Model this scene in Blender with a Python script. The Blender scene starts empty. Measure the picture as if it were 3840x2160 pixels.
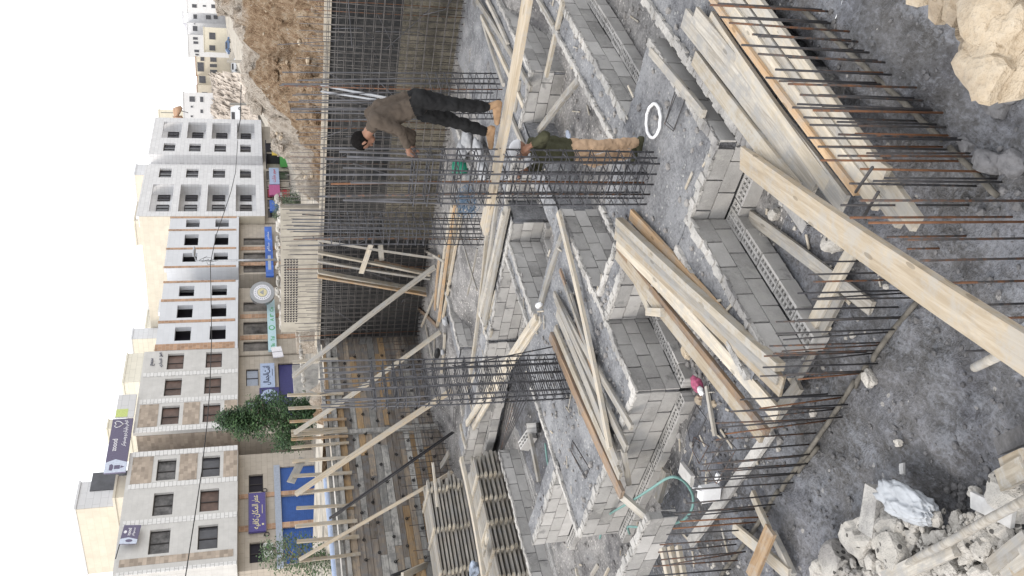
import bpy, math, random
from mathutils import Vector, Matrix, noise
random.seed(7)
rnd = random.random
def uni(a, b): return a + (b - a) * random.random()
C = bpy.context.scene.collection
# ------------------------------------------------------------------ camera geometry
F = 3350.0; EYE = 4.5
UPc = Vector((-310.0, -11934.0, -F)).normalized()          # world up in (right, down, forward)
fh = Vector((0, 0, 1)); Fh = (fh - fh.dot(UPc) * UPc).normalized()
Rt = UPc.cross(Fh).normalized()
if Rt.x < 0: Rt = -Rt
TH = math.radians(47.0); ct, st = math.cos(TH), math.sin(TH)
def c2w(c):                                                # direction: camera -> world (X along one beam line, Y along the other)
    c = Vector(c); a, b, z = c.dot(Rt), c.dot(Fh), c.dot(UPc)
    return Vector((a * ct + b * st, -a * st + b * ct, z))
REG = {'A': (2100, 0, 2.0122), 'B': (2100, 720, 2.0122), 'C': (2100, 1440, 2.0122), 'D': (2940, 0, 2.0122),
       'E': (2940, 720, 2.0122), 'G': (2940, 1440, 2.0122), '1': (200, 0, 2.0125), '2': (200, 720, 2.0125),
       '3': (200, 1440, 2.0125), '4': (1200, 0, 2.0125), '5': (1200, 720, 2.0125), '6': (1200, 1440, 2.0125),
       'N': (0, 0, 1.0), 'S': (960, 1440, 2.0125), 'T': (0, 0, 0.67083)}
def ray(r, x, y):
    a = REG[r]; X = a[0] + x / a[2]; Y = a[1] + y / a[2]
    return c2w((2160 - Y - 1080, X - 1920, F))
def g(r, x, y, z=0.0):
    d = ray(r, x, y); t = (z - EYE) / d.z; return Vector((d.x * t, d.y * t, z))
def gx(r, x, y, X):
    d = ray(r, x, y); t = X / d.x; return Vector((X, d.y * t, EYE + d.z * t))
def gy(r, x, y, Y):
    d = ray(r, x, y); t = Y / d.y; return Vector((d.x * t, Y, EYE + d.z * t))
def gd(r, x, y, D):
    d = ray(r, x, y); h = math.hypot(d.x, d.y); return Vector((d.x * D / h, d.y * D / h, EYE + d.z * D / h))
def zat(r, x, y, X, Y): return gd(r, x, y, math.hypot(X, Y)).z
# ------------------------------------------------------------------ materials
class NT:
    def __init__(s, name):
        s.m = bpy.data.materials.new(name); s.m.use_nodes = True; s.t = s.m.node_tree
        s.b = s.t.nodes['Principled BSDF']; s.tc = None
    def n(s, typ, **kw):
        nd = s.t.nodes.new(typ)
        for k, v in kw.items():
            if hasattr(nd, k) and not k.startswith('i_'): setattr(nd, k, v)
        return nd
    def l(s, a, b): s.t.links.new(a, b)
    def co(s, kind='Object', scale=(1, 1, 1)):
        if kind == 'World':
            o = s.n('ShaderNodeNewGeometry').outputs['Position']
        else:
            o = s.n('ShaderNodeTexCoord').outputs[kind]
        mp = s.n('ShaderNodeMapping'); mp.inputs['Scale'].default_value = scale
        s.l(o, mp.inputs['Vector']); return mp.outputs['Vector']
    def noise(s, v, scale, det=4, rough=.6, dist=0):
        nd = s.n('ShaderNodeTexNoise'); nd.inputs['Scale'].default_value = scale; nd.inputs['Detail'].default_value = det
        nd.inputs['Roughness'].default_value = rough; nd.inputs['Distortion'].default_value = dist
        s.l(v, nd.inputs['Vector']); return nd.outputs['Fac']
    def ramp(s, fac, stops):
        nd = s.n('ShaderNodeValToRGB'); e = nd.color_ramp.elements
        while len(e) < len(stops): e.new(0.5)
        for i, (p, c) in enumerate(stops):
            e[i].position = p; e[i].color = (c[0], c[1], c[2], 1) if len(c) == 3 else c
        s.l(fac, nd.inputs['Fac']); return nd.outputs['Color']
    def mix(s, fac, a, b, mode='MIX'):
        nd = s.n('ShaderNodeMix'); nd.data_type = 'RGBA'; nd.blend_type = mode
        for inp, v in ((nd.inputs[0], fac), (nd.inputs[6], a), (nd.inputs[7], b)):
            if hasattr(v, 'is_linked'): s.l(v, inp)
            elif isinstance(v, (int, float)): inp.default_value = v
            else: inp.default_value = (v[0], v[1], v[2], 1)
        return nd.outputs[2]
    def math(s, op, a, b=0.0):
        nd = s.n('ShaderNodeMath'); nd.operation = op
        for inp, v in ((nd.inputs[0], a), (nd.inputs[1], b)):
            if hasattr(v, 'is_linked'): s.l(v, inp)
            else: inp.default_value = v
        return nd.outputs[0]
    def attr(s, name='tint'):
        nd = s.n('ShaderNodeAttribute'); nd.attribute_name = name; return nd.outputs['Fac']
    def bump(s, h, strength=.5, dist=.02):
        nd = s.n('ShaderNodeBump'); nd.inputs['Strength'].default_value = strength; nd.inputs['Distance'].default_value = dist
        s.l(h, nd.inputs['Height']); s.l(nd.outputs['Normal'], s.b.inputs['Normal'])
    def fin(s, col, rough=.9, metal=0, spec=.3):
        if hasattr(col, 'is_linked'): s.l(col, s.b.inputs['Base Color'])
        else: s.b.inputs['Base Color'].default_value = (col[0], col[1], col[2], 1)
        s.b.inputs['Roughness'].default_value = rough; s.b.inputs['Metallic'].default_value = metal
        s.b.inputs['Specular IOR Level'].default_value = spec
        return s.m
def k(c, f): return tuple(min(1, x * f) for x in c)
def m_plain(name, c, rough=.6, metal=0, var=.12, scale=8, spec=.35):
    t = NT(name); v = t.co('Object'); f = t.noise(v, scale, 5)
    return t.fin(t.ramp(f, [(.25, k(c, 1 - var * 1.6)), (.75, k(c, 1 + var))]), rough, metal, spec)
def m_rough(name, stops, scale=9, fine=70, bs=.7, bd=.02, spk=None, rough=.95, world=True, dust=None):
    """granular surface: broad tone patches, fine grains, bump; spk = (colour, amount) pale grains, or dark shaded pits on rubble"""
    t = NT(name); v = t.co('World' if world else 'Object')
    a = t.noise(v, scale * .12, 4, .65); b = t.noise(v, fine, 3, .7); c = t.noise(v, scale, 5, .7)
    f = t.math('ADD', t.math('MULTIPLY', a, .5), t.math('ADD', t.math('MULTIPLY', b, .3), t.math('MULTIPLY', c, .35)))
    col = t.ramp(f, stops)
    if spk:
        vo = t.n('ShaderNodeTexVoronoi'); vo.inputs['Scale'].default_value = fine * .55; t.l(v, vo.inputs['Vector'])
        sep = t.n('ShaderNodeSeparateColor'); t.l(vo.outputs['Color'], sep.inputs[0])
        msk = t.math('MULTIPLY', t.math('GREATER_THAN', sep.outputs[0], 1 - spk[1]), t.math('LESS_THAN', vo.outputs['Distance'], .35))
        col = t.mix(msk, col, spk[0])
    dm = t.noise(v, .85, 5, .62, .4)
    col = t.mix(1.0, col, t.ramp(dm, [(.36, (.58, .58, .60)), (.48, (.92, .92, .92)), (.62, (1.14, 1.13, 1.12))]), 'MULTIPLY')
    if dust:
        du = t.noise(v, 1.3, 6, .68, .6); du2 = t.math('ADD', du, t.math('MULTIPLY', t.math('SUBTRACT', b, .5), .35))
        col = t.mix(t.ramp(du2, [(.5, (0, 0, 0)), (.62, (dust[1],) * 3)]), col, dust[0])
    h = t.math('ADD', t.math('MULTIPLY', b, .6), t.math('MULTIPLY', c, .8))
    t.bump(h, bs, bd)
    return t.fin(col, rough, 0, .25)
def m_wood(name, c, c2, dirt=(.25, .25, .25), dirtamt=.35, axis=0):
    t = NT(name); sc = [9, 9, 9]; sc[axis] = .55
    v = t.co('Object', tuple(sc)); oi = t.n('ShaderNodeObjectInfo')
    ad = t.n('ShaderNodeVectorMath'); ad.operation = 'ADD'; t.l(v, ad.inputs[0])
    cm = t.n('ShaderNodeCombineXYZ'); r = t.math('MULTIPLY', oi.outputs['Random'], 40.0)
    r2 = t.math('MULTIPLY', t.attr('tint'), 23.0)
    for i in range(3): t.l(t.math('ADD', r, r2), cm.inputs[i])
    t.l(cm.outputs[0], ad.inputs[1]); v = ad.outputs[0]
    gr = t.noise(v, 2.6, 6, .65, .8)
    col = t.ramp(gr, [(.2, k(c2, .72)), (.42, c2), (.62, c), (.85, k(c, 1.12))])
    tone = t.math('ADD', .72, t.math('MULTIPLY', t.math('FRACT', t.math('ADD', oi.outputs['Random'], t.attr('tint'))), .5))
    tn = t.n('ShaderNodeCombineColor'); [t.l(tone, tn.inputs[i]) for i in range(3)]
    col = t.mix(1.0, col, tn.outputs[0], 'MULTIPLY')
    w = t.co('World'); d = t.noise(w, 5, 6, .75)
    msk = t.ramp(d, [(.46, (0, 0, 0)), (.6, (min(.8, dirtamt * 1.35),) * 3)])
    col = t.mix(msk, col, dirt)
    vk = t.co('Object', (2.2, 7, 7)); vo = t.n('ShaderNodeTexVoronoi'); vo.inputs['Scale'].default_value = 1.0; t.l(vk, vo.inputs['Vector'])
    kn = t.math('LESS_THAN', vo.outputs['Distance'], .13)
    col = t.mix(t.math('MULTIPLY', kn, .55), col, k(c2, .45))
    t.bump(gr, .35, .006)
    return t.fin(col, .85, 0, .2)
def m_steel(name, rust=.2):
    t = NT(name); v = t.co('World'); f = t.noise(v, 14, 4, .7)
    oi = t.n('ShaderNodeObjectInfo')
    f2 = t.math('ADD', f, t.math('MULTIPLY', t.math('SUBTRACT', oi.outputs['Random'], .5), .35))
    return t.fin(t.ramp(f2, [(.3, (.042, .042, .048)), (.62 - rust * .3, (.075, .07, .07)), (.86 - rust * .4, (.16, .075, .04)), (.98, (.25, .12, .06))]), .65, .3, .4)
def m_stone(name, base, w=.9, h=.3, var=.25, mortar=None, stain=.15):
    """coursed stone facing: bricks in facade coordinates (object X along the street, Z up)"""
    t = NT(name); oc = t.n('ShaderNodeTexCoord').outputs['Object']
    sp = t.n('ShaderNodeSeparateXYZ'); t.l(oc, sp.inputs[0])
    cb = t.n('ShaderNodeCombineXYZ'); t.l(t.math('ADD', sp.outputs[0], sp.outputs[1]), cb.inputs[0]); t.l(sp.outputs[2], cb.inputs[1])
    br = t.n('ShaderNodeTexBrick'); br.inputs['Scale'].default_value = 1.0
    br.inputs['Brick Width'].default_value = w; br.inputs['Row Height'].default_value = h
    br.inputs['Mortar Size'].default_value = .012; br.inputs['Bias'].default_value = 0
    br.inputs['Color1'].default_value = (*k(base, 1 - var), 1); br.inputs['Color2'].default_value = (*k(base, 1 + var * .6), 1)
    br.inputs['Mortar'].default_value = (*(mortar or k(base, .7)), 1)
    t.l(cb.outputs[0], br.inputs['Vector'])
    n2 = t.noise(oc, 1.2, 6, .7)
    mm = t.ramp(n2, [(.35, (1 - stain,) * 3), (.7, (1.0,) * 3)])
    col = t.mix(1.0, br.outputs['Color'], mm, 'MULTIPLY')
    t.bump(br.outputs['Fac'], .2, .01)
    return t.fin(col, .85, 0, .25)
def m_block(name, base):
    t = NT(name); v = t.co('World'); a = t.noise(v, 2.2, 5, .7); b = t.noise(v, 55, 3, .7)
    f = t.math('ADD', t.math('MULTIPLY', a, .55), t.math('ADD', t.math('MULTIPLY', b, .2), t.math('MULTIPLY', t.attr('tint'), .32)))
    col = t.ramp(f, [(.28, k(base, .58)), (.5, base), (.74, k(base, 1.36))])
    sm = t.noise(v, 7, 5, .7, .5); col = t.mix(t.ramp(sm, [(.56, (0, 0, 0)), (.64, (.65, .65, .65))]), col, (.40, .39, .37))
    dp = t.noise(v, 3.1, 4, .6); col = t.mix(t.ramp(dp, [(.62, (0, 0, 0)), (.70, (.6, .6, .6))]), col, (.15, .15, .15))
    t.bump(t.math('ADD', b, sm), .4, .008); return t.fin(col, .93, 0, .2)
def m_emit_none(name, c, rough=.5): return m_plain(name, c, rough, 0, .04, 3)
M = {}
M['fill'] = m_rough('rough concrete', [(.36, (.065, .067, .073)), (.5, (.165, .168, .18)), (.66, (.30, .303, .315))], 16, 36, 1.0, .035, ((.40, .40, .39), .12), dust=((.30, .305, .32), .6))
M['gravel'] = m_rough('grey gravel floor', [(.37, (.06, .058, .057)), (.5, (.165, .16, .158)), (.65, (.33, .32, .315))], 15, 34, 1.0, .04, ((.48, .46, .44), .2))
M['mud'] = m_rough('dark grey earth', [(.36, (.028, .027, .027)), (.47, (.08, .078, .078)), (.57, (.125, .125, .132)), (.70, (.22, .225, .25))], 9, 26, 1.0, .05, ((.30, .29, .28), .03), dust=((.215, .225, .25), .6))
M['pebble'] = m_rough('pebbles', [(.3, (.1, .098, .095)), (.6, (.26, .25, .245)), (.85, (.45, .43, .4))], 4, 20, .4, .01)
M['clod'] = m_rough('earth clods', [(.34, (.05, .049, .049)), (.5, (.10, .098, .10)), (.68, (.18, .178, .185))], 4, 30, .6, .02)
M['block'] = m_block('concrete block', (.375, .365, .355))
M['mortar'] = m_rough('pale mortar', [(.34, (.17, .165, .16)), (.5, (.36, .35, .335)), (.7, (.50, .485, .465))], 14, 40, .9, .025)
M['wood'] = m_wood('fresh pine board', (.43, .37, .29), (.34, .28, .205), (.36, .345, .32), .45)
M['woodpale'] = m_wood('pale used board', (.48, .43, .355), (.37, .325, .26), (.38, .37, .35), .5)
M['woodgrey'] = m_wood('weathered board', (.405, .38, .34), (.285, .26, .225), (.27, .27, .27), .5)
M['wooddark'] = m_wood('brown board', (.34, .24, .16), (.21, .145, .10), (.2, .2, .2), .35)
M['woodorange'] = m_wood('orange board', (.45, .32, .20), (.35, .235, .14), (.34, .31, .27), .4)
M['timber'] = m_wood('old shuttering board', (.255, .22, .185), (.155, .13, .11), (.16, .16, .165), .6)
M['steel'] = m_steel('reinforcing steel', .12); M['steelgrid'] = m_plain('grey mill-scaled steel', (.135, .125, .12), .6, .2, .35, 5); M['steelcage'] = m_plain('grey column steel', (.095, .095, .105), .6, .2, .3, 5)
M['rust'] = m_steel('rusty reinforcing steel', .75)
M['bitumen'] = m_rough('dark coated wall', [(.3, (.018, .019, .021)), (.55, (.04, .041, .043)), (.8, (.10, .095, .09))], 8, 30, .5, .02)
M['soilwall'] = m_rough('pale lower wall', [(.36, (.03, .028, .025)), (.5, (.095, .088, .072)), (.66, (.20, .18, .145))], 8, 30, .6, .03)
M['limestone'] = m_rough('pale limestone', [(.28, (.19, .12, .07)), (.42, (.36, .28, .19)), (.58, (.47, .395, .30)), (.78, (.56, .50, .41))], 7, 22, 1.0, .03, rough=.95)
M['rod'] = m_plain('mud caked rod', (.125, .115, .10), .9, 0, .35, 12); M['rubble'] = m_rough('white rubble stone', [(.34, (.12, .117, .112)), (.44, (.33, .315, .29)), (.58, (.44, .42, .39)), (.8, (.52, .5, .47))], 8, 30, 1.0, .04, ((.10, .095, .09), .16))  # rubble: dark specks paint the shade of small pits into the stone
M['steelpart'] = m_plain('grey metal', (.35, .36, .38), .45, .6)
M['black'] = m_plain('black', (.02, .02, .022), .5)
M['whitewash'] = m_plain('whitewashed board', (.46, .455, .45), .85, 0, .2, 9)
M['white'] = m_plain('white plastic', (.75, .75, .76), .5, 0, .06)

# ------------------------------------------------------------------ mesh builder
class MB:
    def __init__(s): s.v = []; s.f = []; s.m = []; s.t = []; s.sm = []
    def add(s, vs, fs, mat=0, tint=None, smooth=False):
        o = len(s.v); s.v += [tuple(p) for p in vs]; tt = rnd() if tint is None else tint
        for f in fs:
            s.f.append(tuple(i + o for i in f)); s.m.append(mat); s.t.append(tt); s.sm.append(smooth)
        return s
    def box(s, c, d, R=None, mat=0, tint=None, j=0.0):
        c = Vector(c); vs = []
        for z in (-1, 1):
            for y in (-1, 1):
                for x in (-1, 1):
                    p = Vector((x * d[0] / 2, y * d[1] / 2, z * d[2] / 2))
                    if j: p += Vector((uni(-j, j), uni(-j, j), uni(-j, j)))
                    if R is not None: p = R @ p
                    vs.append(c + p)
        return s.add(vs, [(0, 2, 3, 1), (4, 5, 7, 6), (0, 1, 5, 4), (2, 6, 7, 3), (0, 4, 6, 2), (1, 3, 7, 5)], mat, tint)
    def span(s, x0, x1, y0, y1, z0, z1, mat=0, tint=None, j=0.0):
        return s.box(((x0 + x1) / 2, (y0 + y1) / 2, (z0 + z1) / 2), (abs(x1 - x0), abs(y1 - y0), abs(z1 - z0)), None, mat, tint, j)
    def tube(s, pts, r, n=6, mat=0, tint=None, cap=True, smooth=True):
        pts = [Vector(p) for p in pts]; rs = r if isinstance(r, (list, tuple)) else [r] * len(pts)
        vs = []; prev = None
        for i, p in enumerate(pts):
            d = (pts[min(i + 1, len(pts) - 1)] - pts[max(i - 1, 0)]).normalized()
            if prev is None:
                u = d.orthogonal().normalized()
            else:
                u = (prev - prev.dot(d) * d)
                u = u.normalized() if u.length > 1e-6 else d.orthogonal().normalized()
            prev = u; w = d.cross(u)
            for a in range(n):
                an = 2 * math.pi * a / n; vs.append(p + (u * math.cos(an) + w * math.sin(an)) * rs[i])
        fs = []
        for i in range(len(pts) - 1):
            for a in range(n):
                b = (a + 1) % n; fs.append((i * n + a, i * n + b, (i + 1) * n + b, (i + 1) * n + a))
        if cap: fs += [tuple(range(n - 1, -1, -1)), tuple((len(pts) - 1) * n + a for a in range(n))]
        return s.add(vs, fs, mat, tint, smooth)
    def poly(s, pts, mat=0, tint=None): return s.add(pts, [tuple(range(len(pts)))], mat, tint)
    def prism(s, pts, off, mat=0, tint=None):
        n = len(pts); off = Vector(off); a = [Vector(p) for p in pts]; b = [p + off for p in a]
        return s.add(a + b, [tuple(range(n - 1, -1, -1)), tuple(range(n, 2 * n))] + [(i, (i + 1) % n, n + (i + 1) % n, n + i) for i in range(n)], mat, tint)
    def rock(s, c, r, sq=(1, 1, .75), mat=0, rough=.35, sub=2, tint=None, rot=None):
        vs, fs = ICO[sub]; sd = Vector((uni(-50, 50), uni(-50, 50), uni(-50, 50))); out = []
        a = uni(0, 6.28) if rot is None else rot; ca, sa = math.cos(a), math.sin(a)
        for v in vs:
            h = 1 + rough * (noise.noise(v * 1.1 + sd) * 1.3 + .5 * noise.noise(v * 2.7 + sd))
            # flatten along a few random planes for an angular look
            p = v * h
            q = Vector((max(-.78, min(.8, p.x)), max(-.82, min(.76, p.y)), max(-.7, min(.8, p.z))))
            p = p.lerp(q, .7)
            p = Vector((p.x * sq[0], p.y * sq[1], p.z * sq[2])) * r
            out.append(Vector(c) + Vector((p.x * ca - p.y * sa, p.x * sa + p.y * ca, p.z)))
        return s.add(out, fs, mat, tint, False)
    def build(s, name, mats, parent=None, loc=None, smooth=False):
        me = bpy.data.meshes.new(name); vs = s.v
        if loc is not None:
            L = Vector(loc); vs = [tuple(Vector(p) - L) for p in vs]
        me.from_pydata(vs, [], s.f)
        for m in (mats if isinstance(mats, (list, tuple)) else [mats]): me.materials.append(M[m] if isinstance(m, str) else m)
        me.polygons.foreach_set('material_index', s.m)
        me.polygons.foreach_set('use_smooth', [bool(x) or smooth for x in s.sm])
        at = me.attributes.new('tint', 'FLOAT', 'FACE'); at.data.foreach_set('value', s.t)
        me.update()
        o = bpy.data.objects.new(name, me); C.objects.link(o)
        if loc is not None: o.location = loc
        if parent is not None: o.parent = parent
        return o
import bmesh as _bm
ICO = {}
for _s in (1, 2, 3):
    b_ = _bm.new(); _bm.ops.create_icosphere(b_, subdivisions=_s, radius=1.0); b_.verts.ensure_lookup_table()
    ICO[_s] = ([v.co.copy() for v in b_.verts], [tuple(v.index for v in f.verts) for f in b_.faces]); b_.free()
def T(o, label, cat, group=None):
    o['label'] = label; o['category'] = cat
    if group: o['group'] = group
    return o
def stuff(o, label, cat): o['kind'] = 'stuff'; return T(o, label, cat)
def struct(o): o['kind'] = 'structure'; return o
def empty(name, loc=(0, 0, 0), label=None, cat=None, group=None, rz=0):
    o = bpy.data.objects.new(name, None); C.objects.link(o); o.location = loc; o.rotation_euler = (0, 0, rz); o.empty_display_size = .1
    if label: T(o, label, cat, group)
    return o
def kid(name, mb, mats, parent):
    """part whose mesh was written in world coordinates: stored relative to its parent"""
    return mb.build(name, mats, parent, None) if parent.location.length < 1e-9 else _kid(name, mb, mats, parent)
def _kid(name, mb, mats, parent):
    L = Vector(parent.location); R = Matrix.Rotation(-parent.rotation_euler[2], 3, 'Z')
    mb.v = [tuple(R @ (Vector(p) - L)) for p in mb.v]
    return mb.build(name, mats, parent)
def plank(a, b, w=.15, t=.03, mat='woodgrey', label='', cat='plank', group=None, roll=0.0, name='plank', up=None):
    """one board between two end points, its own local frame (X along the board)"""
    a, b = Vector(a), Vector(b); d = b - a; L = d.length; x = d / L
    z = Vector(up) if up else Vector((0, 0, 1))
    z = (z - z.dot(x) * x).normalized()
    if roll: z = Matrix.Rotation(roll, 3, x) @ z
    y = z.cross(x); mb = MB(); n = max(2, int(L / .4)); bow = uni(-1, 1) * .010 * L; vs = []
    e = [uni(.0, .02) for _ in range(4)]
    for i in range(n + 1):
        u = i / n; xx = -L / 2 + L * u; bz = bow * (1 - (2 * u - 1) ** 2)
        for j_, (sy, sz) in enumerate(((-1, -1), (1, -1), (1, 1), (-1, 1))):
            ex = (e[j_] if i == 0 else -e[j_] if i == n else 0)
            vs.append((xx + ex, sy * w / 2 + uni(-.002, .002), sz * t / 2 + bz))
    fs = [(0, 3, 2, 1), (n * 4, n * 4 + 1, n * 4 + 2, n * 4 + 3)]
    for i in range(n):
        for j_ in range(4):
            q = (j_ + 1) % 4; fs.append((i * 4 + j_, i * 4 + q, (i + 1) * 4 + q, (i + 1) * 4 + j_))
    mb.add(vs, fs, 0)
    o = mb.build(name, [mat])
    mw = Matrix((x, y, z)).transposed().to_4x4(); mw.translation = (a + b) / 2; o.matrix_world = mw
    if label: T(o, label, cat, group)
    return o
def grid(x0, x1, y0, y1, step, hf, name, mat, maskf=None):
    nx = max(1, int(round((x1 - x0) / step))); ny = max(1, int(round((y1 - y0) / step))); vs = []; fs = []
    for j in range(ny + 1):
        for i in range(nx + 1):
            x = x0 + (x1 - x0) * i / nx; y = y0 + (y1 - y0) * j / ny; vs.append((x, y, hf(x, y)))
    for j in range(ny):
        for i in range(nx):
            a = j * (nx + 1) + i
            if maskf and not maskf((vs[a][0] + vs[a + nx + 2][0]) / 2, (vs[a][1] + vs[a + nx + 2][1]) / 2): continue
            fs.append((a, a + 1, a + nx + 2, a + nx + 1))
    mb = MB(); mb.add(vs, fs, 0, .5, True); return mb.build(name, [mat])
def nz(x, y, s, z=0.0): return noise.noise(Vector((x * s, y * s, z)))
def fbm(x, y, s, z=0.0): return nz(x, y, s, z) + .5 * nz(x, y, s * 2.1, z + 7) + .25 * nz(x, y, s * 4.3, z + 13)
def sst(a, b, x):
    t = max(0, min(1, (x - a) / (b - a))); return t * t * (3 - 2 * t)
# ------------------------------------------------------------------ terrain
def hpit(x, y):
    base = -.60
    base -= .14 * sst(6.2, 6.5, x) * (1 - sst(8.9, 9.3, x)) * sst(5.9, 6.2, y) * (1 - sst(8.3, 8.6, y))
    base -= .12 * sst(8.2, 9.0, y) * (1 - sst(13.0, 14.0, x))
    base += .20 * sst(5.0, 2.6, x) * sst(4.2, 7.0, y) * .0
    up = sst(13.1, 13.9, x) * sst(9.6, 10.4, y)
    far = sst(14.2, 15.5, x)
    z = base * (1 - max(up * .45, far)) + -.03 * far
    z = max(z, base + (.28 + .1) * sst(16.5, 18.8, y))
    d = fbm(x, y, 1.3) * .035 + nz(x, y, 5.5, 3) * .022 + nz(x, y, 13, 5) * .012
    z += .44 * sst(4.3, 5.7, x) * (1 - sst(3.15, 3.32, y))
    if x < 5.4 or y < 3.3:
        d += (abs(nz(x, y, 2.3, 9)) * .10 + abs(nz(x, y, 7, 2)) * .05 + abs(nz(x, y, 17, 4)) * .022 - .05 - .22 * sst(.75, .0, math.hypot((x - 2.95) / .9, (y - 5.4) / 1.3))) * max(sst(5.4, 4.4, x), sst(3.3, 2.9, y))
    return z + d
def mask_near(x, y): return not (x < 6.2 and y < 11)
struct(grid(6.2, 19.0, 3.3, 19.6, .075, hpit, 'pit_floor', 'gravel')); struct(grid(6.2, 14.0, .4, 3.3, .06, hpit, 'earth_strip', 'mud'))
struct(grid(1.2, 6.2, .4, 11.2, .045, hpit, 'earth_floor', 'mud'))
struct(grid(1.2, 6.2, 11.2, 19.6, .15, hpit, 'pit_ground', 'gravel'))
struct(grid(8.5, 12.2, 11.6, 14.6, .06, lambda x, y: hpit(x, y) + .05 + .09 * abs(nz(x, y, 3.3, 4)), 'dark_soil', 'mud'))
# concrete fills of the ground beams and column pads
def slab(x0, x1, y0, y1, z=0.0, step=.05):
    def h(x, y):
        e = min(x - x0, x1 - x, y - y0, y1 - y)
        return z - .012 + fbm(x, y, 2.2, 4) * .016 + nz(x, y, 11, 1) * .010 + nz(x, y, 24, 2) * .007
    o = grid(x0, x1, y0, y1, step, h, 'concrete_fill', 'fill')
    mb = MB(); mb.span(x0 + .004, x1 - .004, y0 + .004, y1 - .004, -.95, z - .05)
    s = mb.build('concrete_fill_side', ['fill'], o); struct(s); return struct(o)
FILLS = [(6.74, 10.42, 8.17, 11.36), (10.43, 12.40, 10.40, 10.69), (10.43, 13.04, 8.17, 8.62), (13.13, 18.6, 7.26, 9.9),
         (7.96, 8.35, 7.0, 8.07), (6.99, 9.12, 4.60, 6.99), (9.13, 17.5, 5.66, 6.03), (4.95, 6.98, 5.55, 5.92), (6.35, 11.6, 3.32, 4.17),
         (7.98, 8.36, 11.37, 13.6), (12.50, 13.3, 9.92, 13.0), (14.2, 16.3, 15.2, 15.6), (15.9, 18.4, 11.2, 11.6), (12.4, 13.0, 13.02, 17.2)]
for f_ in FILLS: slab(*f_, step=.05 if f_[0] < 9.2 else .08)
# ------------------------------------------------------------------ block walls
def block_wall(axis, c, a0, a1, courses, label, ztop=0.0, ledge=True, cap=True, group=None, jag=False):
    """concrete block wall whose seen face looks to -Y (axis X) or -X (axis Y)"""
    ux, uy = (Vector((1, 0, 0)), Vector((0, 1, 0))) if axis == 'X' else (Vector((0, 1, 0)), Vector((1, 0, 0)))
    org = Vector((a0, c, 0)) if axis == 'X' else Vector((c, a0, 0)); L = a1 - a0
    Rm = Matrix((ux, uy, Vector((0, 0, 1)))).transposed()
    root = empty('block_wall', org, label, 'block wall', group)
    fc = MB(); zb = ztop - courses * .2
    for k_ in range(courses):
        z0 = ztop - (k_ + 1) * .2; off = (.2 if k_ % 2 else 0) + uni(-.03, .03); x = -off
        while x < L:
            b0, b1 = max(0, x), min(L, x + .392)
            if b1 - b0 > .03:
                dep = .11 + uni(-.006, .006)
                p = Rm @ Vector(((b0 + b1) / 2, dep / 2 + uni(-.004, .006), z0 + .097))
                fc.box(p, (b1 - b0 - uni(.006, .016), dep, .19 + uni(-.004, .003)), Rm, 0, None, .003)
            x += .4
    fc.box(Rm @ Vector((L / 2, .066, (zb + ztop) / 2 - .01)), (L - .01, .09, courses * .2 - .02), Rm, 1, .2)
    fc.build('block_courses', ['block', 'mud'], root)
    if cap:
        cp = MB(); x = 0
        while x < L:
            w = min(uni(.05, .11), L - x + .002); wd = uni(.075, .125)
            cp.box(Rm @ Vector((x + w / 2, wd / 2 - uni(.0, .014), ztop + .006 + uni(-.012, .014))), (w + .02, wd, uni(.02, .04)), Rm, 0, None, .007); x += w
        cp.build('mortar_cap', ['mortar'], root)
    if ledge:
        lg = MB(); x = uni(-.2, 0); H = .17
        while x < L - .04:
            b0 = max(0.0, x); b1 = min(L, x + .385)
            if b1 - b0 > .12:
                z1 = zb - .004 + uni(-.012, .008); y0 = -.185 + uni(-.012, .012); zc = z1 - H / 2
                for yy, t in ((y0 + .016, .032), (y0 + .088, .024), (y0 + .165, .032)):
                    lg.box(Rm @ Vector(((b0 + b1) / 2, yy, zc)), (b1 - b0, t, H), Rm, 0, None, .002)
                nw = max(2, int((b1 - b0) / .062))
                for i in range(nw + 1):
                    xx = b0 + .012 + (b1 - b0 - .024) * i / nw
                    for ya, yb in ((y0 + .032, y0 + .076), (y0 + .1, y0 + .149)):
                        lg.box(Rm @ Vector((xx, (ya + yb) / 2, zc - .003)), (.024, yb - ya, H), Rm, 0, None, .001)
                lg.box(Rm @ Vector(((b0 + b1) / 2, y0 + .09, z1 - H + .01)), (b1 - b0 - .01, .15, .02), Rm, 1, .1)  # darker plate paints the shade at the bottom of the holes
            x += .4
        lg.build('hollow_block_course', ['block', 'mud'], root)
    return root
block_wall('X', 8.07, 8.62, 10.42, 3, 'pale grey block wall with stained blocks beside the long white plank, holes of its footing facing up')
block_wall('X', 8.05, 6.68, 8.58, 3, 'three-course grey block wall right behind the fan of pine planks, cornered by the pink bag')
block_wall('Y', 6.66, 8.08, 11.34, 3, 'block wall on the left-hand face of the central pad, below the fan of weathered planks')
block_wall('X', 7.16, 13.06, 18.6, 3, 'long receding block wall beneath the far end of the walkway board')
block_wall('Y', 13.04, 7.18, 9.9, 3, 'cream grey end face of blocks just beyond the head of the lower worker')
block_wall('X', 5.57, 9.1, 17.5, 2, 'long two-course block wall in front of the white ring, ending at the concrete pad')
block_wall('Y', 6.9, 4.55, 5.56, 2, 'short block face under the end of the big ramp plank')
block_wall('X', 5.47, 4.9, 6.88, 2, 'two-course block wall nearest the ramp plank, with a long hollow block footing')
block_wall('X', 4.49, 6.92, 9.1, 2, 'sunk block wall across the narrow trench beside the pad with the white ring', ledge=False)
block_wall('Y', 7.93, 7.0, 8.03, 3, 'short block face of the cross beam under the upper end of the pine planks', ledge=False)
block_wall('Y', 12.4, 9.92, 13.02, 3, 'bright block wall end in mid pit, below the long weathered timbers')
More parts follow.
